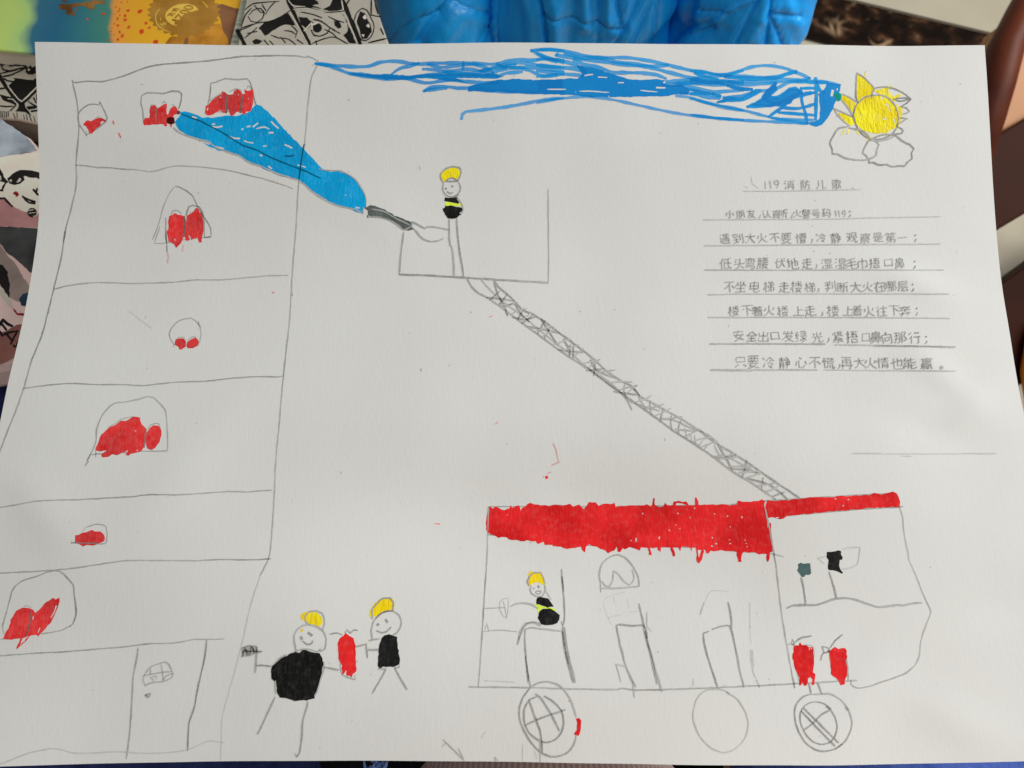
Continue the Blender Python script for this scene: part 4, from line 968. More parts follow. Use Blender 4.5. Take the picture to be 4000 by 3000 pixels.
draw('leaping_animal', P_BROWN, pb, '''
p T 1: 500 40 545 32 600 35 700 22 780 8 860 2 905 8 912 28 860 35 820 40 815 75 790 85 740 60 700 45 640 65 620 90 655 130 600 132 570 115 575 90 520 80 495 65 520 58
p T 1: 530 0 560 2 590 15 580 22 545 12
m T 3 1: 745 58 790 78 815 70/655 70 665 100 640 105
''', 2, surf=bp)
draw('petal', P_RED, pb, '''
p T 1: 1090 85 1115 75 1120 95 1100 108
p T 1: 1185 95 1210 78 1232 90 1215 110 1190 122
p T 1: 1070 130 1090 118 1095 140 1075 150
p T 1: 1065 165 1090 155 1095 175 1075 188
p T 1: 1005 150 1025 145 1030 165 1008 175
p T 1: 1245 195 1265 185 1278 200 1260 215
p T 1: 1205 262 1225 250 1248 262 1240 290 1215 300 1205 280
p T 1: 1020 272 1040 260 1048 285 1028 292
p T 1: 1045 300 1062 288 1075 305 1060 328 1045 322
p T 1: 1005 330 1025 325 1030 350 1008 355
p T 1: 1325 355 1345 345 1370 350 1365 385 1328 385
p T 1: 1275 238 1300 230 1308 245 1285 250
p T 1: 1365 8 1395 2 1392 14 1368 15
p T 1: 1335 50 1350 35 1355 52
p T 1: 1005 215 1022 205 1035 218 1020 236
p T 1: 1100 232 1118 218 1126 235 1108 250
p T .9: 878 118 895 112 915 118 910 126 885 126
p T .8: 742 160 758 154 770 162 765 172 748 172
d T 3 1: 1020 100
d T 3 1: 1035 130
d T 3 1: 1000 60
d T 3 1: 1035 75
d T 3 1: 985 205
d T 3 1: 960 270
d T 3 1: 950 340
d T 2.5 1: 970 240
d T 2.5 1: 990 120
d T 3 1: 1050 20
d T 3 1: 1100 15
d T 2.5 1: 960 300
d T 3 1: 1030 90
d T 3 1: 935 350
d T 2.5 1: 985 300
''', 2, surf=bp)
draw('bread_slice', P_TAN, pb, '''
p T 1: 1420 395 1440 360 1470 320 1560 310 1640 280 1760 220 1900 200 1960 280 1985 400 1900 420 1600 420
''', 1, surf=bp)
draw('bread_crust', P_PLUM, pb, '''
p T 1: 1840 50 1920 36 2000 62 2070 75 2060 130 2010 280 1985 400 1965 330 1930 280 1900 150 1870 90
p T 1: 1600 330 1630 325 1620 395 1580 395
''', 2, surf=bp)
st = []
cx, cy = 1590 * K, 105 * K
seal_in = Ink(); pts = []
for i in range(56):
    a = 2 * math.pi * i / 56; r = 1.0 if i % 2 else .90
    # the seal lies flat on the cover, so trace it as the slightly tilted ellipse it shows as
    pts.append((cx + r * (145 * math.cos(a) - 0 * math.sin(a)), cy + r * (98 * math.sin(a))))
seal_in.poly(pts, 1, rag=.3)
seal = seal_in.build('gold_seal', P_GOLD, pb, bp, .00012)
draw('seal_print', P_PALE, seal, '''
p W 1 .5: 470 330 500 260 560 190 650 130 760 95 860 82 960 82 1060 100 1130 140 1190 210 1100 235 1000 262 900 300 830 350 820 410 740 440 700 500 730 550 680 555 600 520 520 460 480 400
m W 3 1: 350 200 300 260 262 340 265 420 300 520 380 600 470 660 590 692/1280 35 1340 95 1390 160
m W 2.5 1: 360 510 430 570/425 480 400 530 495 490/440 520 490 530/365 385 375 440
''', 4, surf=bp)
draw('seal_number', P_GOLD, seal, '''
m W 5 1: 880 165 930 125 1000 120 1060 150 1065 185 1000 205 920 195 880 165
m W 5 1: 800 250 850 220 930 230 990 260 960 290 880 290 820 275 800 250
m W 6 1: 690 380 760 310 820 400
m W 6 1: 640 430 700 460 690 520/640 430 760 450
m W 4 1: 620 240 700 180 780 200/640 200 700 240/660 180 740 230/520 340 600 280 680 300/560 290 620 340/540 320 640 330
''', 5, surf=bp)

# --- black and white comic book
CZ = .598
cpn = on_plane((0, 0, CZ), UP)
COMIC = m_plain('comic_cover', linB(160, 152, 138), linB(176, 168, 154), 40, .6)
cb = root('comic_book', tuple(cpn(np.array(1200.), np.array(60.)) - [0, 0, .036]), 'black and white comic book standing out between the yellow picture book and the blue jacket', 'book')
slab('cover', [(890, 330), (927, 178), (962, -10), (985, -140), (1010, -320), (1395, -320), (1430, -140), (1460, 0), (1518, 168), (1570, 330)], CZ, .003, COMIC, cb, .0008)
slab('page_block', [(860, 330), (899, 178), (945, -10), (972, -140), (1000, -320), (1390, -318), (1425, -140), (1455, 0), (1512, 168), (1564, 330)], CZ - .0032, .026, m_plain('comic_pages', linB(178, 180, 164), linB(120, 122, 108), 500, .8, vscale=(.05, 1, 60)), cb)
draw('panel_art', P_INK, cb, '''
m V 14 1: 355 335 440 500
m V 11 1: 885 -10 950 110 1010 240 1140 485
m V 15 1: 1480 -10 1560 170 1680 475
m V 3.5 1: 340 340 450 300 560 250 700 230 800 190 930 110/930 90 1000 85 1100 80 1200 105 1280 130 1400 130 1500 118
p V 1: 905 -10 1180 -10 1240 40 1160 60 1270 95 1350 60 1380 -10 1485 -10 1490 100 1380 122 1200 88 1000 70 940 55
p V 1: 640 250 740 220 900 140 940 200 980 270 860 270 790 300 720 330 700 370 650 390 610 330 580 300
p V 1: 1480 135 1520 200 1570 320 1640 470 1560 465 1500 380 1550 330 1540 230
p V 1: 1010 180 1100 190 1170 240 1100 320 1040 260
d V 19 1: 1215 300
m V 5 1: 1150 330 1180 380 1240 390 1320 360 1350 310/1180 210 1260 230 1340 290 1400 320
p V 1: 510 440 560 415 620 440 590 470 530 475
p V 1: 1400 230 1450 230 1480 290 1440 310 1400 270
m V 4 1: 440 100 520 40 600 30 700 20 800 15/470 180 500 230 560 240 620 200 640 130 600 90 520 110 480 160/540 60 600 130 650 140/620 50 660 110/395 280 440 160 500 90/400 300 520 260/720 380 800 410 900 420 980 480/820 400 870 460/940 280 1000 340 980 400/860 330 940 340 980 370/1160 470 1280 420 1400 400 1540 470/1340 180 1420 220 1500 240/1380 320 1460 360/1300 320 1380 360 1440 420/1040 130 1150 150 1260 190/560 300 520 340 430 410/460 360 560 340/700 440 740 480/1000 430 1060 470/1200 440 1210 490/640 430 690 490/760 20 700 80 660 150
m V 5 1: 1800 -10 1800 160 1900 180/1520 60 1560 0/1770 460 1960 415/1900 310 1930 370/1840 40 1870 150
m V 4 1: 1610 230 1640 140 1700 90 1750 110 1800 200 1830 290 1800 390 1740 440 1690 430 1650 340 1610 230
p V 1: 1640 220 1680 120 1730 140 1790 260 1800 340 1760 420 1700 415 1670 330
''', 2, surf=cpn)
draw('panel_highlight', P_LIGHT, cb, '''
p V 1: 1700 180 1735 160 1750 195 1725 215
p V 1: 1745 270 1775 260 1790 290 1760 300
p V 1: 1690 370 1720 375 1715 405
m V 3.5 1: 905 10 950 60 1080 70/1480 10 1495 100/920 140 1000 270 1110 470/1545 220 1650 470/960 100 1100 90 1300 140
m V 6 1: 1075 330 1150 250 1160 310/1160 270 1230 240
''', 3, surf=cpn)

# --- second comic print item at the far left
C2 = .578
c2p = on_plane((0, 0, C2), UP)
cc = root('comic_book', tuple(c2p(np.array(-100.), np.array(340.)) - [0, 0, .026]), "black and white comic book tucked under the picture book, its pale spine showing", 'book')
slab('cover', [(-520, 190), (0, 224), (145, 240), (450, 275), (430, 530), (152, 482), (60, 462), (0, 458), (-520, 440)], C2, .003, COMIC, cc, .0012)
slab('spine_edge', [(-520, 150), (0, 192), (145, 208), (455, 240), (450, 275), (145, 239), (0, 223), (-520, 189)], C2 - .0005, .024, m_plain('comic_spine', linB(206, 194, 176), linB(190, 178, 160), 60, .7), cc, .002)
slab('page_block', [(-516, 192), (0, 226), (145, 242), (446, 277), (426, 526), (152, 479), (60, 459), (0, 455), (-516, 437)], C2 - .0032, .021, m_plain('comic_pages_left', linB(150, 140, 124), linB(110, 100, 90), 500, .8, vscale=(1, 1, 60)), cc)
draw('panel_art', P_INK, cc, '''
m X 14 1: -60 580 20 690 120 850 250 1010 400 1180
m X 14 1: 400 1180 560 1060 740 880 800 820
p X 1: 370 1170 480 1160 490 1260 560 1330 620 1420 500 1350 300 1330 360 1260
p X 1: 160 830 225 770 220 740 290 710 260 685 420 690 520 715 640 705 740 660 750 810 640 920 440 1100 400 1110 340 1060 250 950
p X 1: 500 520 520 480 560 470 600 420 660 370 730 360 735 560 640 610 560 610 510 570
p X 1: -20 990 100 1030 240 1050 330 1150 320 1215 220 1160 150 1160 60 1110
m X 6 1: -20 400 60 420 200 440 420 420 520 460/0 590 200 540 480 470/40 650 240 610 500 480/20 420 60 510 160 530/80 690 140 730 230 740/0 885 80 880/-20 1220 120 1240 300 1220 210 1310/560 1140 760 1270/540 1250 680 1245/560 1280 690 1260/620 1330 740 1310/660 1070 710 1160/720 1000 730 1100
p X .9: 240 380 420 360 440 280 530 290 520 440 300 440
p X .8: 120 300 250 280 290 330 220 360 140 360
m X 3 1: 10 1330 18 1440/45 1330 52 1445/80 1320 86 1450/120 1340 128 1440/160 1330 165 1430/260 1370 300 1470/330 1360 340 1450/460 1400 480 1480/520 1390 540 1500/580 1420 620 1520/660 1430 690 1530
''', 2, surf=c2p)
draw('spine_print', P_BROWN, cc, '''
m X 4 .9: -10 205 60 200 40 225/100 210 160 200 170 235/340 210 345 245/400 240 440 225 470 250/510 230 505 265/560 265 610 250/640 280 700 260
''', 2, surf=on_plane((0, 0, C2 - .0005), UP))
draw('panel_highlight', P_LIGHT, cc, '''
m X 4 1: 160 840 250 960 360 1090 420 1140 560 1020 740 830
d X 5 1: 640 440
d X 4.5 1: 565 515
m X 3 1: 160 1085 250 1090 330 1170 360 1210/90 430 170 440/270 455 320 455
''', 3, surf=c2p)

def linC(r, g, b): return lin(r, g, b, 1.7)
# --- pink pouch with a printed face
PZ = .586
ppn = on_plane((0, .1, PZ), (0.0, -.05, 1))
PINK = m_plain('pink_pouch_cloth', linC(196, 160, 156), linC(206, 172, 166), 24, .6, 120, .25, .001)
po = root('pink_pouch', tuple(ppn(np.array(0.), np.array(900.)) - [0, 0, .034]), "pink printed pouch with a cartoon eye and black letters below the left comic", 'pouch')
o = slab('body', [(-420, 300), (0, 452), (80, 500), (155, 600), (330, 780), (330, 1290), (62, 1400), (0, 1420), (-420, 1500)], 0, .031, PINK, po, .009, surf=ppn)
P_GREY = ink_flat('printed_grey_blue', linC(104, 112, 120), linC(156, 162, 168), .7); P_CREAM = ink_flat('printed_cream', linC(204, 186, 172), linC(212, 196, 182), .6)
P_CHAR = ink_flat('printed_charcoal', linC(42, 42, 42), linC(66, 66, 66), .7); P_WINE = ink_flat('printed_wine', linC(116, 18, 24), linC(140, 26, 32), .6)
P_ROSE = ink_flat('printed_rose', linC(150, 106, 104), linC(168, 122, 120), .6); P_MARK = ink_flat('printed_mark', linC(24, 20, 20), linC(34, 30, 30), .55)
P_TAUPE = ink_flat('printed_taupe', linC(122, 106, 100), linC(140, 124, 116), .6); P_NAVY = ink_flat('printed_navy', linC(28, 44, 60), linC(40, 60, 78), .6); P_BROWNISH = ink_flat('printed_brown_pink', linC(116, 74, 68), linC(130, 86, 78), .6)
draw('printed_hat', P_GREY, po, '''
p O 1: -120 760 0 860 60 905 140 950 230 1020 300 1090 340 1160 200 1185 0 1215 -120 1225
''', 2, surf=ppn)
draw('printed_face', P_CREAM, po, '''
p O 1: -120 1230 0 1220 200 1190 380 1165 385 1700 340 1760 150 1690 60 1620 0 1600 -120 1640
''', 2, surf=ppn)
draw('printed_dress', P_ROSE, po, '''
p L 1: -60 165 40 160 100 210 190 265 310 250 330 390 200 392 0 382 -60 380
''', 1, surf=ppn)
draw('printed_scarf', P_CHAR, po, '''
p L 1: -60 382 0 382 200 392 330 400 320 700 250 760 180 690 120 640 50 590 20 540 -60 480
''', 3, surf=ppn)
draw('printed_taupe_band', P_TAUPE, po, '''
p L 1: -60 490 20 545 60 620 130 690 190 800 250 880 250 1010 140 990 80 960 70 820 40 740 -60 660
''', 2, surf=ppn)
draw('printed_navy_shape', P_NAVY, po, '''
p L 1: 150 970 190 930 250 900 250 1040 170 1020
''', 3, surf=ppn)
draw('printed_brown_band', P_BROWNISH, po, '''
p L 1: -60 1270 60 1220 130 1180 220 1160 220 1420 100 1450 0 1500 -60 1510
''', 2, surf=ppn)
draw_each('printed_outline', P_MARK, po, '''
p O 1: 70 1420 110 1370 180 1340 250 1335 330 1345 390 1370 390 1440 330 1405 270 1405 220 1390 230 1430 190 1460 130 1475 90 1460
p O 1: -60 1300 0 1320 40 1400 75 1440 70 1460 30 1450 0 1440 -60 1400
m O 7 1: -40 1520 20 1525 30 1490 50 1460/-40 1600 40 1600 70 1630 110 1670/210 1580 260 1610 320 1630 320 1645 270 1640 210 1585/310 1520 350 1565/345 1510 335 1545
d L 19 1: 260 270
p L 1: -60 680 20 690 60 750 78 850 75 970 50 930 0 850 -60 800
''', 4, surf=ppn)
draw_each('printed_glint', P_LIGHT, po, '''
d O 5 1: 100 1435
p O 1: 155 1450 180 1410 200 1415 190 1445 165 1455
p O 1: -40 1380 10 1390 15 1430 -10 1430
m L 3 1: 230 255 270 245/235 275 290 270/270 300 295 295
p L .9: -40 830 10 870 80 970 110 1060 60 1010 0 930 -40 900
''', 5, surf=ppn)
draw_each('printed_red_mark', P_WINE, po, '''
p O 1: 120 1545 150 1535 170 1548 175 1570 150 1590 140 1570 122 1560
p L 1: 105 1040 140 1080 200 1090 200 1110 140 1100 110 1070
''', 5, surf=ppn)
draw('printed_letters', P_MARK, po, '''
m Y 9 1: -30 620 60 500/60 500 150 580 235 620/20 560 120 690/-30 700 20 770
m Y 8 1: 40 805 180 745 340 720/340 720 270 850 215 970/140 790 230 900/270 1010 320 1030 360 930
''', 5, surf=ppn)

# --- child in the blue quilted jacket
JK = m_plain('blue_nylon', lin(10, 124, 194, 1.8), lin(18, 136, 204, 1.8), 9, .33, 70, .6, .003, .6, (1, 1, .35))
SEAM = m_plain('blue_seam', lin(10, 66, 120), rough=.6)
SKIN = m_plain('skin', lin(214, 164, 138), rough=.5); HAIR = m_plain('black_hair', lin(24, 20, 18), rough=.5); TROUSER = m_plain('dark_trousers', lin(32, 36, 48), rough=.8)
ch = root('person', (.05, .40, 0), 'child in a bright blue quilted jacket standing beyond the top edge of the sheet', 'child')

def skin_body(name, verts, edges, radii, m, parent, sub=2):
    og = origin_of(parent)
    me = bpy.data.meshes.new(name); me.from_pydata([tuple(np.array(v) - og) for v in verts], edges, []); me.update(); me.materials.append(m)
    o = bpy.data.objects.new(name, me); COL.objects.link(o); o.parent = parent; ROOTLOC[o.name] = og
    md = o.modifiers.new('skin', 'SKIN'); md.use_smooth_shade = True
    if not me.skin_vertices: bpy.context.view_layer.update()
    for v, r in zip(me.skin_vertices[0].data, radii): v.radius = (r, r) if not isinstance(r, tuple) else r
    me.skin_vertices[0].data[0].use_root = True
    s = o.modifiers.new('smooth', 'SUBSURF'); s.levels = sub; s.render_levels = sub
    return o
X0 = .05
bv = [(X0, .41, .42), (X0, .415, .58), (X0, .42, .70), (X0, .415, .79), (X0, .408, .865), (X0, .405, .93),
      (X0 - .10, .42, .72), (X0 - .115, .38, .58), (X0 - .10, .32, .42), (X0 - .095, .30, .37), (X0 + .10, .42, .72), (X0 + .115, .38, .58), (X0 + .10, .32, .42), (X0 + .095, .30, .37),
      (X0 - .05, .41, .34), (X0 - .055, .41, .20), (X0 - .055, .41, .05), (X0 - .06, .35, .03), (X0 + .05, .41, .34), (X0 + .055, .41, .20), (X0 + .055, .41, .05), (X0 + .06, .35, .03)]
be = [(0, 1), (1, 2), (2, 3), (3, 4), (4, 5), (2, 6), (6, 7), (7, 8), (8, 9), (2, 10), (10, 11), (11, 12), (12, 13), (0, 14), (14, 15), (15, 16), (16, 17), (0, 18), (18, 19), (19, 20), (20, 21)]
br = [.06, .055, .06, .036, (.082, .09), (.08, .088), .032, .024, .02, .018, .032, .024, .02, .018, .045, .035, .03, .025, .045, .035, .03, .025]
skin_body('body', bv, be, br, SKIN, ch)
hv, hf = [], []
for i in range(9):
    for j in range(20):
        a = math.pi * .52 * i / 8; t = 2 * math.pi * j / 20
        hv.append((X0 + .092 * math.sin(a) * math.cos(t), .422 + .092 * math.sin(a) * math.sin(t), .932 + .092 * math.cos(a)))
for i in range(8):
    for j in range(20): hf.append((i * 20 + j, i * 20 + (j + 1) % 20, (i + 1) * 20 + (j + 1) % 20, (i + 1) * 20 + j))
mk('hair', hv, hf, HAIR, ch, True)
for sx in (-1, 1):
    vv_, ff_ = tube([(X0 + sx * .03, .345, .885), (X0 + sx * .03, .333, .884), (X0 + sx * .03, .328, .884)], [.009, .008, .003], 12, .7); mk('eye', vv_, ff_, HAIR, ch, True)
vv_, ff_ = tube([(X0, .345, .89), (X0, .326, .868), (X0, .33, .858)], [.006, .010, .006], 12); mk('nose', vv_, ff_, SKIN, ch, True)
vv_, ff_ = tube([(X0 - .018, .338, .842), (X0, .331, .838), (X0 + .018, .338, .842)], [.003, .005, .003], 10, .6); mk('mouth', vv_, ff_, m_plain('lip', lin(176, 96, 88)), ch, True)
tv, tf = tube([(X0 - .05, .41, .42), (X0 - .055, .41, .2), (X0 - .055, .41, .06)], [.058, .05, .048]); 
tv2, tf2 = tube([(X0 + .05, .41, .42), (X0 + .055, .41, .2), (X0 + .055, .41, .06)], [.058, .05, .048])
mk('trousers', tv + tv2, tf + [tuple(i + len(tv) for i in f) for f in tf2], TROUSER, ch, True)

def to_px(p):
    q = (np.asarray(p) - ORG) @ ROT; dz = D - q[..., 2]
    return 2000 + q[..., 0] / dz * F, 1500 - q[..., 1] / dz * F
# seams and folds of the jacket: (polyline, depth in mm, half width in picture units)
GROOVE = [([(1505, 175), (1560, 120), (1640, 75), (1720, 68)], -2.2, 15), ([(1640, 185), (1700, 105), (1755, 45), (1800, -10), (1830, -60)], -9, 26), ([(1790, 22), (1850, 35), (1910, 52)], -2.0, 12),
          ([(1850, 180), (1885, 110), (1915, 80)], -2, 14), ([(1912, -40), (1920, 60), (1888, 180)], -3.5, 11), ([(1934, 180), (1922, 100)], -2.5, 9), ([(1947, -40), (1951, 180)], -1.4, 7),
          ([(2092, -40), (2120, 60), (2132, 180)], -6, 16), ([(2118, 68), (2200, 76), (2320, 100), (2432, 112)], -2.4, 11), ([(2232, -40), (2240, 60)], -3, 20), ([(2330, -40), (2335, 90)], -3.4, 20), ([(2402, -40), (2420, 90)], -3, 14),
          ([(2232, 100), (2224, 180)], -2, 18), ([(2340, 110), (2332, 180)], -2, 16), ([(2510, -40), (2455, 70), (2398, 180)], -3, 10), ([(2560, -40), (2510, 70), (2462, 180)], -2.2, 9), ([(2574, -40), (2556, 60), (2548, 180)], -2.2, 9),
          ([(2690, -60), (2685, 30), (2650, 100), (2590, 150), (2560, 200)], -9, 24), ([(2660, 115), (2720, 128), (2760, 120)], -7, 26), ([(2730, 45), (2790, 50), (2840, 52)], -2, 12),
          ([(2870, 180), (2905, 110), (2960, 0), (2975, -40)], -2.6, 13), ([(2992, 180), (3005, 60), (3018, -40)], -2.6, 11), ([(3008, 55), (3070, 59), (3125, 62)], -2.6, 11), ([(3056, 180), (3030, 110), (3008, 70)], -2.4, 10),
          ([(1600, -40), (1540, 60)], -2.5, 30), ([(3110, -40), (3120, 40)], -2, 20), ([(2800, 180), (2830, 130)], -2, 22),
          ([(1700, 180), (1760, 120), (1800, 60)], 3, 30), ([(1830, 180), (1850, 90), (1880, -20)], 2.5, 22), ([(2008, 180), (2000, 60), (2020, -40)], 3, 30), ([(2070, 180), (2060, 40), (2050, -40)], 2.5, 20),
          ([(2170, 150), (2175, 20)], 3, 22), ([(2285, 100), (2280, -30)], 3.2, 20), ([(2370, 90), (2370, -30)], 3, 18), ([(2690, 132), (2760, 110), (2850, 40), (2950, -10)], 4, 15), ([(2620, 40), (2560, 120)], 2.5, 25), ([(3085, 20), (3120, 120)], 2.5, 30), ([(2940, 150), (2960, 80)], 2.5, 22)]
def seam_disp(px, py):
    out = np.zeros_like(px)
    for line, dep, w in GROOVE:
        dm = np.full_like(px, 1e9)
        for a, b in zip(line, line[1:]):
            dx, dy = b[0] - a[0], b[1] - a[1]; t = np.clip(((px - a[0]) * dx + (py - a[1]) * dy) / (dx * dx + dy * dy), 0, 1)
            dm = np.minimum(dm, np.hypot(px - a[0] - t * dx, py - a[1] - t * dy))
        fine = w < 17
        out += dep / 1000 * (.62 * np.exp(-(dm / (w * .55)) ** 2) if fine else .75 * np.exp(-(dm / (w * 1.25)) ** 2))
        if dep < 0 and w < 17:                     # the stuffing swells either side of a seam and puckers along it
            out += -dep / 1000 * .3 * np.exp(-((dm - w * 2.6) / (w * 1.8)) ** 2)
            out += .00025 * np.sin((px * .8 + py * .55) / 3.6) * np.exp(-(dm / (w * 1.8)) ** 2)
    return out
def shell(name, path, rx, ry, fine, parent, m, closed=True):
    """padded garment tube: rings along a path, pushed in and out by seams and folds"""
    zs = []; z = path[0][2]; z1 = path[-1][2]
    while z > z1:
        zs.append(z); z -= .0011 if fine[0] < z < fine[1] else .014
    zs.append(z1)
    pz = [p[2] for p in path][::-1]
    ip = lambda k, z: np.interp(z, pz, [p[k] for p in path][::-1]); ir = lambda r, z: np.interp(z, pz, r[::-1])
    th = np.concatenate([np.linspace(-math.pi * .98, -.02 * math.pi, 400), np.linspace(0, math.pi, 24)[1:-1]])
    nn = len(th); V = []
    for z in zs:
        c, s_ = np.cos(th), np.sin(th)
        P = np.stack([ip(0, z) + ir(rx, z) * c, ip(1, z) + ir(ry, z) * s_, np.full(nn, z)], -1)
        px, py = to_px(P); d = np.where(s_ < .1, seam_disp(px, py), 0)
        d += np.array([.0026 * noise.noise(Vector((p[0] * 30, p[1] * 16, p[2] * 11))) + .0005 * noise.noise(Vector((p[0] * 90, p[1] * 40, p[2] * 22))) for p in P])
        P[:, 0] += d * c; P[:, 1] += d * s_; V.append(P)
    Vv = np.concatenate(V); Fc = []
    for i in range(len(zs) - 1):
        for j in range(nn): Fc.append((i * nn + j, (i + 1) * nn + j, (i + 1) * nn + (j + 1) % nn, i * nn + (j + 1) % nn))
    o = mk(name, Vv, Fc, m, parent, True); fix_normals(o); return o
ZF = (.47, .55)
shell('jacket', [(X0, .412, .80), (X0, .41, .74), (X0, .405, .60), (X0, .395, .48), (X0, .395, .38)], [.05, .088, .098, .102, .100], [.046, .072, .088, .094, .09], ZF, ch, JK)
shell('sleeve', [(-.012, .412, .80), (-.028, .411, .785), (-.045, .41, .765), (-.058, .395, .70), (-.060, .362, .58), (-.058, .330, .48), (-.05, .315, .40)], [.004, .03, .04, .043, .041, .040, .036], [.004, .03, .04, .043, .042, .041, .036], ZF, ch, JK)
shell('sleeve', [(.112, .412, .80), (.13, .411, .785), (.148, .41, .765), (.166, .395, .70), (.1685, .362, .58), (.1675, .330, .48), (.155, .315, .40)], [.004, .03, .042, .047, .0495, .0485, .038], [.004, .03, .041, .043, .043, .042, .036], ZF, ch, JK)

# --- wooden chair at the right
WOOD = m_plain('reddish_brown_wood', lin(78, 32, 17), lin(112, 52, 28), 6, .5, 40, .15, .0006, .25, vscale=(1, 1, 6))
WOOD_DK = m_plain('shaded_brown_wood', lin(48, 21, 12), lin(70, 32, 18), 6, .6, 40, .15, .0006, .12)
SEATM = m_plain('tan_seat', lin(196, 134, 88), lin(214, 156, 108), 6, .5); ORANGE = m_plain('painted_sunlit_wood', lin(250, 150, 44), lin(254, 176, 72), 8, .7)  # the orange is sunlight on chair wood, put into the colour
cr = root('wooden_chair', tuple(at_depth(4350, 900, .95) * [1, 1, 0]), 'reddish brown wooden chair with a curved arm standing past the right edge of the drawing', 'chair')
arm = [at_depth(x, y, d) for x, y, d in ((4230, -420, .80), (4110, -150, .79), (4000, 50, .78), (3925, 200, .77), (3890, 330, .77), (3850, 470, .78), (3800, 620, .80), (3740, 800, .84))]
mk('armrest', *tube(arm, [.014, .016, .0165, .0165, .0165, .016, .0155, .014], 20, 1.3), WOOD, cr, True)
CN = ROT @ np.array([0, 0, 1.0])
def plate(name, pts, dep, thick, m, parent, bw=.003):
    tp = np.array([at_depth(x, y, dep) for x, y in pts]); V, Fc = prism(tp, CN, thick); o = mk(name, V, Fc, m, parent); fix_normals(o); bevel(o, bw); return o
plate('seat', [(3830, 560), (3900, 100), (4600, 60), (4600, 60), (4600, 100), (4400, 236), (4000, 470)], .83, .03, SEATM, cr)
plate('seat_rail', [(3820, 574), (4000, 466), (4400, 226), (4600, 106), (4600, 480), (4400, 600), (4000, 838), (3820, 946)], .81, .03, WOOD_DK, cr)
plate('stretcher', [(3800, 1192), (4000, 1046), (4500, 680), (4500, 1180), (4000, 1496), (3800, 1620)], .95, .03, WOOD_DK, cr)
for xa, ya, xb, yb in ((3790, 780, 3800, 1420), (4330, 420, 4300, 1020)):
    a, b_ = at_depth(xa, ya, .842), at_depth(xb, yb, .972); c_ = b_ + (b_ - a) * 0; c_ = np.array([b_[0] + .01, b_[1], .0])
    mk('leg', *tube([a, b_, c_], [.015, .016, .014], 14), WOOD, cr, True)
sc = root('painted_sunlit_wood', tuple(at_depth(4090, 1470, .93) - [0, 0, .02]), 'bright orange cloth hanging on the chair\'s lower rail past the sheet\'s right edge', 'painted sunlight')
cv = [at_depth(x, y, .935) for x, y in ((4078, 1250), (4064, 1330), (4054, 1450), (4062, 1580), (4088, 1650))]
mk('cover', *tube(cv, [.009, .0155, .0185, .0155, .009], 18), ORANGE, sc, True)  # added shape, coloured bright orange to stand for sunlit chair wood

st_ = root('shade_seat', (0, -.32, 0), 'dark stool in the gap under the seated person\'s lap', 'shade_seat')
o = mk('seat', *box((0, -.30, .375), (.52, .46, .04)), m_plain('shade_black', lin(18, 17, 18), rough=.8), st_); bevel(o, .015)  # added; its black stands for the shade between thighs and belly
for x in (-.2, .2):
    for y in (-.48, -.12): mk('leg', *box((x, y, .178), (.035, .035, .354)), WOOD_DARK, st_)

# --- lap of the person holding the sheet
DENIM_SHADED = m_plain('shaded_denim', lin(26, 34, 84), lin(44, 56, 112), 160, .85, 900, .4, .0008); DENIM_LIT = m_plain('lit_denim', lin(50, 74, 150), lin(74, 100, 176), 160, .85, 900, .4, .0008)  # one pair of jeans: right leg painted brighter as lit, left darker
def rib():
    m, nt, b = nodes_mat('pink_ribbed_knit'); v = coords(nt)
    w = N(nt, 'ShaderNodeTexWave', wave_type='BANDS', bands_direction='X'); w.inputs['Scale'].default_value = 130; w.inputs['Distortion'].default_value = 1.2; nt.links.new(v, w.inputs['Vector'])
    nt.links.new(ramp(nt, w.outputs['Fac'], [(0, lin(232, 184, 166)), (1, lin(254, 220, 206))]), b.inputs['Base Color']); b.inputs['Roughness'].default_value = .85
    bump(nt, b, w.outputs['Fac'], .5, .0008); return m
lp = root('person', (0, -.36, 0), 'seated person in blue jeans and a pink ribbed top just below the bottom edge', 'adult')
lv = [(.01, -.40, .50), (.015, -.39, .66), (.018, -.41, .86), (-.09, -.41, .475), (-.18, -.20, .462), (-.265, -.02, .45), (-.285, .015, .22), (-.285, .0, .06), (-.285, .10, .03), (.09, -.41, .475), (.165, -.20, .468), (.165, -.05, .455), (.165, -.02, .22), (.165, -.03, .06), (.165, .08, .03)]
skin_body('body', lv, [(0, 1), (1, 2), (0, 3), (3, 4), (4, 5), (5, 6), (6, 7), (7, 8), (0, 9), (9, 10), (10, 11), (11, 12), (12, 13), (13, 14)], [.06, .06, .05, .06, .055, .05, .045, .035, .03, .06, .055, .05, .045, .035, .03], SKIN, lp)
def trouser(pts, radii, m): return mk('trouser_leg', *tube(pts, radii, 40), m, lp, True)
trouser([(-.09, -.46, .48), (-.15, -.28, .478), (-.186, -.16, .474), (-.245, -.06, .468), (-.278, .0, .462), (-.29, .025, .42), (-.29, .02, .2), (-.29, .02, .05)], [.085, .082, .078, .074, .07, .06, .055, .05], DENIM_SHADED)
trouser([(.09, -.46, .48), (.15, -.28, .484), (.186, -.17, .484), (.19, -.06, .462), (.19, -.03, .44), (.19, -.02, .2), (.19, -.02, .05)], [.085, .08, .07, .062, .056, .052, .05], DENIM_LIT)
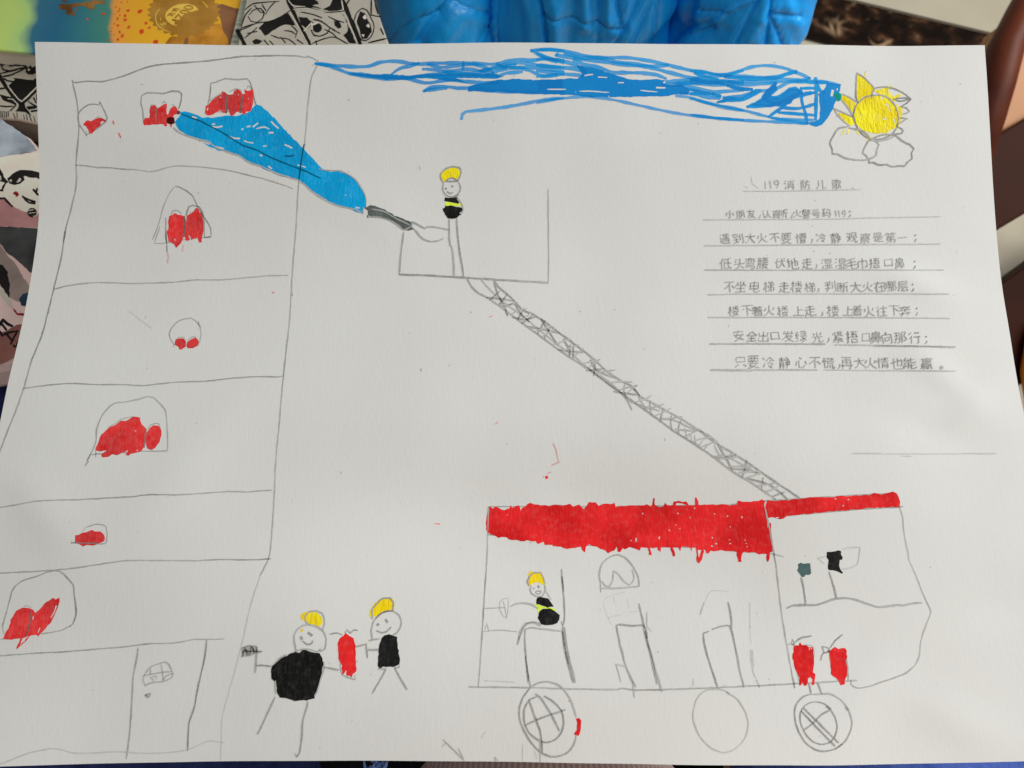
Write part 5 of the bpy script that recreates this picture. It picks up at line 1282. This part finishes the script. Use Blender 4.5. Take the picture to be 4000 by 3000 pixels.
ring_ = [(.34, -.27, .08, .09), (.40, -.255, .092, .108), (.47, -.247, .094, .114), (.53, -.25, .092, .112), (.585, -.275, .09, .112), (.63, -.31, .105, .115), (.70, -.355, .125, .11), (.80, -.39, .14, .105), (.90, -.405, .15, .10), (.97, -.41, .12, .08), (1.0, -.41, .06, .055)]
zz = np.linspace(.34, 1.0, 90); rr = [np.interp(zz, [r[0] for r in ring_], [r[k] for r in ring_]) for k in (1, 2, 3)]
ker = np.ones(7) / 7; rr = [np.convolve(np.pad(r, 3, 'edge'), ker, 'valid') for r in rr]
ev, ef = [], []
for i in range(90):
    for j in range(64):
        t = 2 * math.pi * j / 64; ev.append((.018 + rr[1][i] * math.cos(t), rr[0][i] + rr[2][i] * math.sin(t), zz[i]))
for i in range(89):
    for j in range(64): ef.append((i * 64 + j, i * 64 + (j + 1) % 64, (i + 1) * 64 + (j + 1) % 64, (i + 1) * 64 + j))
ef.append(tuple(89 * 64 + j for j in range(64)))
mk('ribbed_top', ev, ef, rib(), lp, True)
sv, sf = [], []
for i in range(17):
    for j in range(32):
        a = math.pi * i / 16; t = 2 * math.pi * j / 32; sv.append((.175 * math.sin(a) * math.cos(t), -.41 + .125 * math.sin(a) * math.sin(t), .465 + .085 * math.cos(a)))
for i in range(16):
    for j in range(32): sf.append((i * 32 + j, (i + 1) * 32 + j, (i + 1) * 32 + (j + 1) % 32, i * 32 + (j + 1) % 32))
mk('trouser_seat', sv, sf, DENIM_SHADED, lp, True)
def fray(x, y, m, nm):
    iv, if_ = [], []
    c = at_depth(x, y, .345)
    for k in range(26):
        a = rng.uniform(-1, 1); p = c + np.array([rng.uniform(-.0035, .0035), rng.uniform(-.004, .003), rng.uniform(-.004, .002)])
        q = p + np.array([rng.uniform(-.003, .003), rng.uniform(-.001, .006), rng.uniform(-.002, .003)])
        v_, f_ = tube([p, (p + q) / 2 + rng.uniform(-.0012, .0012), q], [.0009, .0008, .0004], 6); if_ += [tuple(i + len(iv) for i in f) for f in f_]; iv += v_
    mk(nm, iv, if_, m, lp, True)
FR = m_plain('frayed_denim', lin(92, 130, 206), lin(150, 180, 232), 300, .9)
fray(1478, 3002, FR, 'frayed_hem'); fray(3372, 2998, FR, 'frayed_hem'); fray(3360, 3006, FR, 'frayed_hem')
